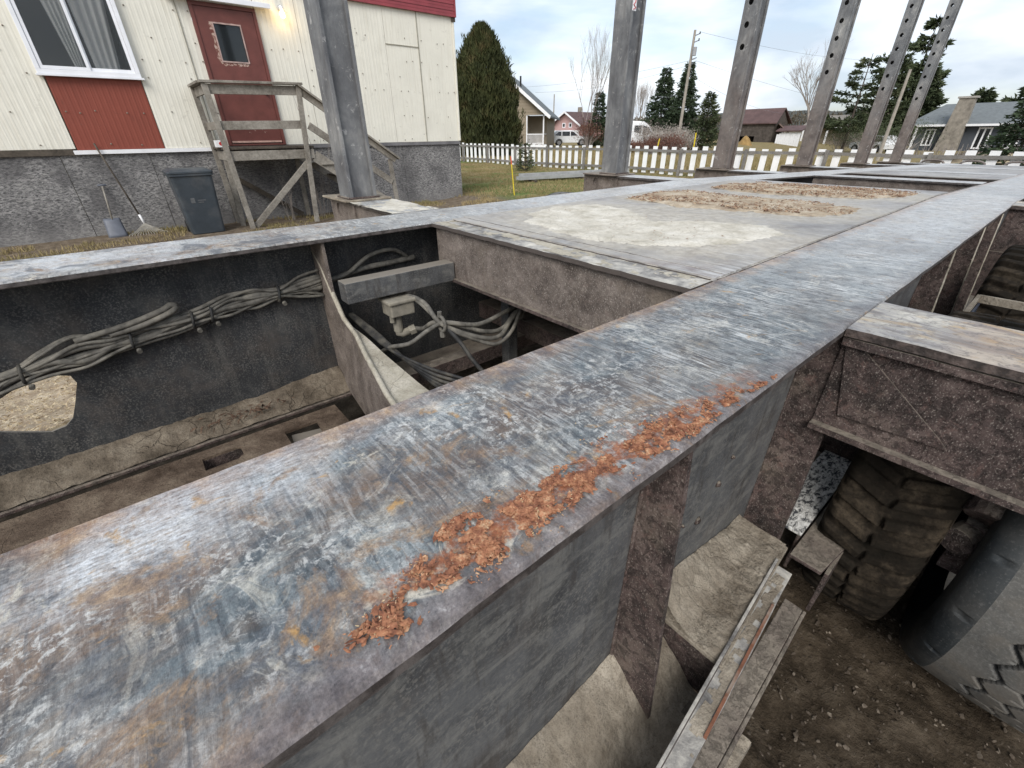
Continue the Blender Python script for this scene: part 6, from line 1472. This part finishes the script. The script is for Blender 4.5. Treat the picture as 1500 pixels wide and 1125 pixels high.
# slender yellow reflector stakes and the driveway marker
def marker(x, y, h, label, lean=(0, 0), r=.018):
    z0 = gz(x, y); t = empty('marker_stake', (x, y, z0), label, 'marker stake', 'yellow marker stakes')
    MB().cyl((x, y, z0 - .1), (x + lean[0] * .8, y + lean[1] * .8, z0 + h * .8), r, 8).build('stake', YEL, t)
    MB().cyl((x + lean[0] * .8, y + lean[1] * .8, z0 + h * .8), (x + lean[0], y + lean[1], z0 + h), r * 1.05, 8).build('tip', ORG if h < 1.2 and x < 12 else YEL, t)
marker(8.62, 10.25, 0.98, 'thin yellow marker stake with an orange tip on the lawn', (-.05, .1), .014)
p = at(960, 212, 19.5); marker(p.x, p.y, 1.25, 'leaning yellow stake behind the fence left of the utility pole', (0, -.18), .022)
p = at(1017, 212, 19.5); marker(p.x, p.y, 1.45, 'upright yellow stake behind the fence right of the utility pole', (0, .01), .022)
# stack of aluminium sections on the lawn
st_ = empty('metal_sections', (12.6, 12.2, 0), 'two long pale aluminium sections lying on timber on the lawn left of the second stake', 'metal sections')
for k, (dy, dz) in enumerate(((0, .10), (.34, .16))):
    a_, b_ = Vector((10.75 + dy, 12.62 + dy * .8, dz)), Vector((15.4 + dy, 11.5 + dy * .8, dz))
    q = MB(); q.beam(a_, b_, .22, .016); q.beam(a_ + Vector((.03, .10, .05)), b_ + Vector((.03, .10, .05)), .014, .10); q.beam(a_ + Vector((-.03, -.10, .05)), b_ + Vector((-.03, -.10, .05)), .014, .10); q.build('section', ALU, st_)
for x in (11.2, 13.2, 15.0): MB().beam((x, 12.2 - (x - 11) * .24, .04), (x + .3, 13.1 - (x - 11) * .24, .04), .09, .09).build('bearer', WOODD, st_)

# ================================================================== VEHICLES
def vehicle(name, prof, wd, glass, loc, rz, label, cat, wheels, wr=.36):
    """prof: side outline (x forward, z up); glass: list of side window polygons"""
    t = empty(name, loc, label, cat, rz=rz)
    mb = MB(); n = len(prof); zb = min(p[1] for p in prof); zt_ = max(p[1] for p in prof)
    def hw(z): 
        k = max(0, (z - 1.0) / max(.01, (zt_ - 1.0))); return wd / 2 - .16 * k * k
    ring = []
    for s in (-1, -.92, .92, 1):
        ring.append([(x * (1 if abs(s) < 1 else .995), s * hw(z) if abs(s) == 1 else s * hw(z), z + (0 if abs(s) < 1 else -.03 * (z > 1.2))) for x, z in prof])
    for rg_ in ring: mb.V += rg_
    for i in range(3):
        for k in range(n): mb.F.append((i * n + k, i * n + (k + 1) % n, (i + 1) * n + (k + 1) % n, (i + 1) * n + k))
    mb.F.append(tuple(range(n))[::-1]); mb.F.append(tuple(range(3 * n, 4 * n)))
    mb.build('body', CARW, t, local=True, bevel=.03)
    for gl in glass:
        for s in (-1, 1):
            q = MB(); q.plate(gl, [], lambda x, z, s=s: (x, s * (hw(z) - .02), z), lambda x, z, s=s: (x, s * (hw(z) + .012), z)); q.build('window', DGLASS, t, local=True)
    for x in wheels:
        for s in (-1, 1):
            wo_ = MB().cyl((x, s * (wd / 2 - .22), wr), (x, s * (wd / 2 + .01), wr), wr, 24).build('wheel', RUB, t, local=True)
            MB().cyl((x, s * (wd / 2 + .011), wr), (x, s * (wd / 2 + .025), wr), wr * .62, 16).build('rim', CHROME, wo_, local=True)
            MB().tube([(x + (wr + .05) * math.cos(a_), s * (wd / 2 + .004), wr + (wr + .05) * math.sin(a_)) for a_ in [math.pi * i / 10 for i in range(11)]], .03, 5).build('wheel_arch', RUB, t, local=True)
    return t
suv = [(-2.2, .35), (2.15, .35), (2.25, .6), (2.2, .88), (1.35, 1.02), (1.0, 1.10), (.45, 1.56), (.1, 1.66), (-1.4, 1.66), (-1.75, 1.6), (-2.15, 1.12), (-2.25, .8)]
sg_ = [[(.88, 1.10), (.42, 1.50), (.02, 1.55), (.02, 1.08)], [(-.06, 1.08), (-.06, 1.55), (-1.0, 1.55), (-1.0, 1.08)], [(-1.08, 1.08), (-1.08, 1.55), (-1.45, 1.53), (-1.85, 1.16)]]
v = vehicle('parked_car', suv, 1.85, sg_, (45, 42.9, gz(45, 42.9)), R(-40), 'white compact SUV parked beyond the fence right of the beige house', 'car', (-1.35, 1.42))
v = v; MB().box(2.15, 2.27, -.7, .7, .55, .78).build('grille', RUB, v, local=True)
for s in (-.72, .72): MB().box(2.05, 2.22, s - .16, s + .16, .78, .90).build('headlight', GLASS, v, local=True)
van = [(-2.9, .4), (2.5, .4), (2.6, .7), (2.5, 1.05), (1.75, 1.22), (1.15, 2.0), (.6, 2.35), (-1.6, 2.5), (-2.7, 2.42), (-2.9, 2.2)]
vg = [[(1.55, 1.25), (1.10, 1.85), (.55, 2.0), (.55, 1.22)], [(-.3, 1.45), (-.3, 2.0), (.42, 2.0), (.42, 1.3)]]
v = vehicle('parked_van', van, 2.0, vg, (44, 32.3, gz(44, 32.3)), R(-50), 'white cargo van parked beyond the fence partly behind the second stake', 'van', (-1.9, 1.6), .40)
for s in (-.8, .8): MB().box(2.42, 2.58, s - .15, s + .15, .85, 1.05).build('headlight', GLASS, v, local=True)
v = vehicle('parked_car', suv, 1.8, sg_, (66, 16.6, gz(66, 16.6)), R(60), 'small pale car half hidden behind the fence near the leaning pole', 'car', (-1.35, 1.42))

# ================================================================== HOUSES
def quad(mb, a_, b_, c_, d_): mb.add([a_, b_, c_, d_], [(0, 1, 2, 3)])
def window_on(par, x, y0, y1, z0, z1, sgn=-1, mull=1, fw_=.09):
    f = MB()
    for q in ((y0, y1, z0, z0 + fw_), (y0, y1, z1 - fw_, z1), (y0, y0 + fw_, z0 + fw_, z1 - fw_), (y1 - fw_, y1, z0 + fw_, z1 - fw_)): f.box(x - .06, x - .002, *q)
    for k in range(mull):
        ym = y0 + (y1 - y0) * (k + 1) / (mull + 1); f.box(x - .055, x - .003, ym - fw_ / 2, ym + fw_ / 2, z0 + fw_, z1 - fw_)
    o = f.build('window', WHITE, par); MB().box(x - .025, x - .0022, y0 + fw_, y1 - fw_, z0 + fw_, z1 - fw_).build('pane', DGLASS, o)
# beige gable house
z0 = gz(35, 40)
bh = empty('beige_house', (38, 41.5, z0), 'beige gabled house with a white railed porch behind the cedar', 'house')
wl = MB(); X0, X1 = 34, 45; ya, yb, yp = 35.9, 48.0, 41.9; ze, zp = 3.35, 6.95
wl.plate([(38.3, z0 - .3), (yb, z0 - .3), (yb, ze), (yp, zp - .12), (35.9, ze), (35.9, 3.15), (38.3, 3.15)], [], lambda y, z: (X0, y, z), lambda y, z: (X0 + .2, y, z))
wl.box(X0 + .2, X1, yb - .2, yb, z0 - .3, ze); wl.box(X0 + 2.6, X1, 35.9, 36.1, z0 - .3, ze); wl.box(X0 + 2.6, X0 + 2.8, 36.1, 38.3, .5, 3.15); wl.box(X0 + .2, X0 + 2.6, 38.3, 38.5, z0 - .3, 3.15)
wl.build('wall', BEIGE, bh)
MB().box(X0 + .05, X0 + 2.6, 35.9, 38.28, z0 - .2, .50).build('porch_base', WHITE, bh)
sd2 = MB()
for k in range(22):
    z = z0 + .5 + k * .28
    if z < 3.1: sd2.box(X0 - .022, X0 - .001, 38.3, yb, z, z + .02)
    elif z < 6.6:
        hwid = (zp - z) / (zp - ze); sd2.box(X0 - .022, X0 - .001, yp - (yp - 35.9) * hwid + .1, yp + (yb - yp) * hwid - .1, z, z + .02)
sd2.build('siding_lines', BEIGE, bh, kind='stuff')
rf_ = MB()
for s, ye in ((-1, 35.1), (1, 48.8)):
    zz_ = 2.88
    rf_.add([(X0 - .5, yp, zp), (X1 + .4, yp, zp), (X1 + .4, ye, zz_), (X0 - .5, ye, zz_), (X0 - .5, yp, zp + .16), (X1 + .4, yp, zp + .16), (X1 + .4, ye, zz_ + .16), (X0 - .5, ye, zz_ + .16)], [(0, 3, 2, 1), (4, 5, 6, 7), (0, 1, 5, 4), (2, 3, 7, 6), (1, 2, 6, 5), (3, 0, 4, 7)])
ro = rf_.build('roof', ASPH, bh)
tb = MB()
for ye in (35.05, 48.85): tb.beam((X0 - .55, yp, zp + .02), (X0 - .55, ye, 2.90), .06, .30)
tb.build('barge_board', WHITE, bh)
MB().cyl((X0 - .08, 41.9, 5.75), (X0 - .001, 41.9, 5.75), .38, 20).build('gable_vent', WHITE, bh)
window_on(bh, X0, 39.6, 40.9, 1.55, 3.0)
pr_ = MB(); pr_.box(X0 + .0, X0 + .16, 35.9, 36.06, .5, 3.15); pr_.box(X0 + .0, X0 + .14, 38.14, 38.28, .5, 3.15); pr_.build('porch_post', WHITE, bh)
rl = MB(); rl.box(X0 + .03, X0 + .11, 36.06, 38.14, 1.42, 1.50); rl.box(X0 + .03, X0 + .11, 36.06, 38.14, .60, .67); rl.box(X0 + .16, X0 + 2.6, 35.94, 36.02, 1.42, 1.50)
for k in range(13): rl.box(X0 + .05, X0 + .09, 36.1 + k * .158, 36.15 + k * .158, .67, 1.42)
rl.build('railing', WHITE, bh)
MB().cyl((37, 39.7, 5.5), (37, 39.7, 6.7), .12, 10).build('vent_pipe', RUB, bh)
MB().box(X0 - .2, X0 - .02, 40.2, 41.4, z0, .7).build('hatch', WHITE, bh)
cnr = Vector((34, 35.9, 0)); Rz = Matrix.Rotation(R(40), 3, 'Z'); off_ = bh.location - cnr; off_ = Vector((off_.x, off_.y * .74, off_.z))
bh.location = cnr + Rz @ off_; bh.rotation_euler = (0, 0, R(40)); bh.scale = (1, .74, .96)
# pink house far away
ph = empty('pink_house', (94, 86.5, -1), 'small pink gabled house with a white lean-to in the distance', 'house')
w2 = MB(); w2.plate([(82.3, -1.3), (91.4, -1.3), (91.4, 3.4), (86.9, 5.7), (82.3, 3.2)], [], lambda y, z: (90, y, z), lambda y, z: (100, y, z)); w2.build('wall', PINKW, ph)
r2_ = MB()
for ye, zz_ in ((81.5, 2.85), (92.2, 3.0)): r2_.beam((94.8, 86.9, 5.85), (94.8, ye, zz_), 11.5, .2)
r2_.build('roof', RUSTROOF, ph)
tb = MB()
for ye, zz_ in ((81.4, 2.85), (92.3, 3.0)): tb.beam((88.9, 86.9, 5.85), (88.9, ye, zz_), .08, .36)
tb.build('barge_board', WHITE, ph)
for y in (85.2, 87.4): window_on(ph, 90, y, y + 1.0, 2.6, 3.6, mull=0, fw_=.14)
MB().box(95, 95.7, 87.4, 88.2, 5.2, 7.0).build('chimney', STONE, ph)
lt = MB(); lt.box(86, 89.9, 82.6, 90.6, -1.3, 2.0); lt.build('lean_to', WHITE, ph)
# dark weathered barn with a red-brown roof
bz0 = -1.2
bn_ = empty('barn', (79, 34, bz0), 'weathered grey barn with a red-brown roof and a dark open doorway', 'barn')
w3 = MB(); w3.plate([(29.9, bz0), (37.6, bz0), (37.6, 2.75), (29.9, 2.75)], [[(33.0, bz0 + .02), (36.6, bz0 + .02), (36.6, .95), (33.0, .95)]], lambda y, z: (75, y, z), lambda y, z: (75.2, y, z)); w3.box(75.2, 82, 37.4, 37.6, bz0, 2.75); w3.box(81.8, 82, 29.9, 37.4, bz0, 2.75)
w3.plate([(75.21, bz0), (82, bz0), (82, 2.7), (78.6, 4.3), (75.21, 2.7)], [], lambda x, z: (x, 29.9, z), lambda x, z: (x, 30.1, z)); w3.build('wall', WOODB, bn_)
bo = MB(); rb_ = random.Random(3)
for k in range(14):
    z = bz0 + .1 + k * .28
    if z < .9: bo.box(74.96, 74.999, 29.9, 33.0, z, z + .25); bo.box(74.96, 74.999, 36.6, 37.6, z, z + .25)
    elif z < 2.6: bo.box(74.96 - rb_.uniform(0, .02), 74.999, 29.9, 37.6, z, z + .25)
bo.build('wall_boards', WOODB, bn_, kind='stuff')
r3 = MB(); r3.add([(74.4, 29.4, 2.6), (74.4, 38.0, 2.6), (78.7, 37.2, 4.6), (78.7, 29.8, 4.6), (74.4, 29.4, 2.75), (74.4, 38.0, 2.75), (78.7, 37.2, 4.75), (78.7, 29.8, 4.75)], [(0, 3, 2, 1), (4, 5, 6, 7), (0, 1, 5, 4), (1, 2, 6, 5), (2, 3, 7, 6), (3, 0, 4, 7)])
r3.add([(82.8, 29.4, 2.6), (82.8, 38.0, 2.6), (78.72, 37.2, 4.6), (78.72, 29.8, 4.6), (82.8, 29.4, 2.75), (82.8, 38.0, 2.75), (78.72, 37.2, 4.75), (78.72, 29.8, 4.75)], [(0, 3, 2, 1), (4, 5, 6, 7), (0, 1, 5, 4), (1, 2, 6, 5), (2, 3, 7, 6), (3, 0, 4, 7)])
r3.build('roof', RUSTROOF, bn_)
ln_ = MB().beam((76.5, 29.8, 2.6), (77.5, 27.4, .9), 4.5, .15).build('lean_to_roof', mat_plain('brown_board_roof', (0.16, 0.115, 0.10), 0.9, 0.3, 1.5), bn_)
cb = Vector((75, 37.6, bz0)); ob = bn_.location - cb; bn_.scale = (.62, .80, .93); bn_.location = cb + Vector((ob.x * .62, ob.y * .80, 0))
sh_ = empty('white_shed', (74, 28.8, -1), 'small white boarded shed leaning against the barn', 'shed')
q = MB()
for k in range(10): q.box(73.9 + .02 * (k % 2), 74.1, 27.3 + k * .31, 27.3 + k * .31 + .29, -1.3, 1.35 - .1 * abs(k - 6) * (k > 4))
q.build('boards', WHITE, sh_, kind='stuff')
MB().box(73.6, 76, 27.1, 30.5, 1.36, 1.5).bend(lambda v: (v[0], v[1], v[2] + (v[0] - 73.6) * .25)).build('roof', RUSTROOF, sh_)
heap('brown_soil_pile', 63, 66, 28.6, 31.8, lambda A, B: -1.0 + 0 * A, lambda A, B: 1.9 * np.exp(-((A - 64.5) / .9) ** 2 - ((B - 30.2) / 1.0) ** 2) + .12 * fbm(A * 3, B * 3, 2, 4), mat_plain('ochre_pile', (0.28, 0.18, 0.07), .95, .3, 3), 'ochre heap of soil in front of the barn', 'soil heap', .12)
# small house with a white porch
hz = -1.0
s3 = empty('porch_house', (90, 27.5, hz), 'small low house with a white framed porch and a plain roof', 'house')
MB().box(88, 95, 25.6, 31.5, hz - .3, 2.0).build('wall', BEIGE, s3)
MB().add([(86.5, 25.3, 1.9), (86.5, 32, 1.9), (91, 32, 3.3), (91, 25.3, 3.3), (86.5, 25.3, 2.15), (86.5, 32, 2.15), (91, 32, 3.5), (91, 25.3, 3.5)], [(0, 3, 2, 1), (4, 5, 6, 7), (0, 1, 5, 4), (1, 2, 6, 5), (2, 3, 7, 6), (3, 0, 4, 7)]).build('roof', mat_plain('pale_brown_roof', (0.22, 0.20, 0.17), .9, .1, 2), s3)
for y in (25.5, 28.2, 31.6): MB().box(86.6, 86.8, y, y + .2, hz, 1.9).build('porch_post', WHITE, s3)
MB().box(86.5, 86.6, 25.3, 32, 1.75, 1.898).build('fascia', WHITE, s3)
# slate house with stone chimney
zg = -1.1
gh = empty('slate_house', (76, 7.5, zg), 'dark slate coloured bungalow with grey shingle roof and a fieldstone chimney', 'house')
ww = MB(); ww.plate([(-4, zg), (14.3, zg), (14.3, 1.95), (-4, 1.95)], [], lambda y, z: (72, y, z), lambda y, z: (72.2, y, z)); ww.box(72.2, 81, 14.1, 14.3, zg, 1.95); ww.box(80.8, 81, -4, 14.1, zg, 1.95); ww.build('wall', SLATEW, gh)
rf2 = MB(); e0, e1, rx, zz0, zz1 = 71.3, 81.7, 76.5, 1.90, 3.95
rf2.add([(e0, 15.6, zz0), (e0, -4.5, zz0), (rx, -3.0, zz1), (rx, 13.6, zz1), (e1, 15.6, zz0), (e1, -4.5, zz0)], [(0, 1, 2, 3), (0, 3, 4), (3, 2, 5, 4), (1, 5, 2), (0, 4, 5, 1)])
rf2.build('roof', ASPH, gh)
MB().box(71.2, 71.29, -4.5, 15.6, 1.72, 1.92).build('fascia', WHITE, gh)
sk = MB(); sk.box(71.3, 71.995, 9.9, 12.2, 0, 0.01)
ch = MB(); ch.plate([(10.25, zg), (12.25, zg), (11.95, 1.6), (11.75, 4.25), (10.45, 4.25), (10.35, 1.6)], [], lambda y, z: (71.0, y, z), lambda y, z: (71.9, y, z)); cho = ch.build('chimney', STONE, gh)
MB().box(70.9, 72.0, 10.3, 11.9, 4.25, 4.42).build('chimney_cap', mat_plain('concrete_cap', (0.35, 0.33, 0.30), .9, .1, 3), cho)
window_on(gh, 72, 12.75, 13.75 - .1, -.15, 1.5, mull=1, fw_=.13)
for y0_, y1_ in ((8.2, 9.3), (5.9, 7.0)): window_on(gh, 72, y0_, y1_, -.4, 1.6, mull=1, fw_=.14)
pp = MB(); pp.box(71.4, 71.6, 14.3, 14.5, zg, 1.72); pp.build('porch_post', WHITE, gh)
# brush pile / rough picket screen before the slate house
bf_ = empty('brush_fence', (58, 7.0, -.8), 'rough brushwood screen in front of the slate house', 'brush fence')
mb = MB(); rb2 = random.Random(9)
for k in range(120):
    y = 1.0 + k * .085; h = rb2.uniform(.5, 1.15); zb_ = gz(58, y) ; mb.tube([(58 + rb2.uniform(-.3, .3), y, zb_), (58 + rb2.uniform(-.3, .3), y + rb2.uniform(-.2, .2), zb_ + h)], [.035, .015], 4)
mb.build('brushwood', TWIG, bf_, kind='stuff')

# ================================================================== POLES AND WIRES
up1 = empty('utility_pole', (42, 26.0, gz(42, 26)), 'tall wooden utility pole with a transformer between the second and third stakes', 'utility pole')
MB().cyl((42, 26.0, -.8), (42, 26.03, 8.95), .15, 12, .10).build('pole', POLEW, up1)
MB().cyl((41.9, 25.72, 7.15), (41.9, 25.72, 7.75), .17, 14).build('transformer', mat_plain('grey_transformer', (0.32, 0.33, 0.34), .5, .1, 4), up1)
for z in (8.55, 8.1, 6.9): MB().beam((42, 26.0, z), (41.95, 25.45, z + .1), .05, .07).build('bracket', CHROME, up1)
for z in (8.72, 8.27): MB().cyl((41.95, 25.5, z - .12), (41.95, 25.5, z + .05), .05, 8).build('insulator', RUB, up1)
def wire(p, q, sag, label, r=.010):
    p, q = Vector(p), Vector(q); pts = [p.lerp(q, i / 24) - Vector((0, 0, sag * 4 * (i / 24) * (1 - i / 24))) for i in range(25)]
    n = len(bpy.data.objects); loc = tuple(p); o = MB().tube(pts, r, 5).build('overhead_wire', WIRE, None, loc=loc, smooth=True); tag(o, label, 'wire', 'overhead wires')
wire((41.95, 25.5, 6.9), (44, 60, 7.2), .7, 'overhead wire running left from the utility pole past the beige house, the upper one')
wire((41.95, 25.6, 6.6), (37, 40.5, 5.2), .5, 'lower service wire sagging from the utility pole towards the beige house')
wire((41.95, 25.5, 8.75), at(1290, 88, 95), .5, 'topmost overhead wire running right from the head of the utility pole')
wire((41.95, 25.5, 6.8), at(1290, 158, 95), .5, 'lower overhead wire running right from the utility pole behind the stakes')
wire((42, 26, 5.9), (75, 31, 3.6), .5, 'service wire dropping from the utility pole to the barn')
p = at(812, 138, 60)
up2 = empty('utility_pole', (60, p.y, -1), 'thin distant utility pole left of the pink house', 'utility pole')
MB().cyl((60, p.y, -1), (60, p.y, p.z), .12, 8, .08).build('pole', POLEW, up2);
up3 = empty('timber_pole', (45, 10.72, gz(45, 10.7)), 'bare pale timber pole standing between the fifth and sixth stakes', 'timber pole')
MB().cyl((45, 10.72, -.8), (45, 10.72, 5.1), .13, 10, .09).build('pole', POLEW, up3)
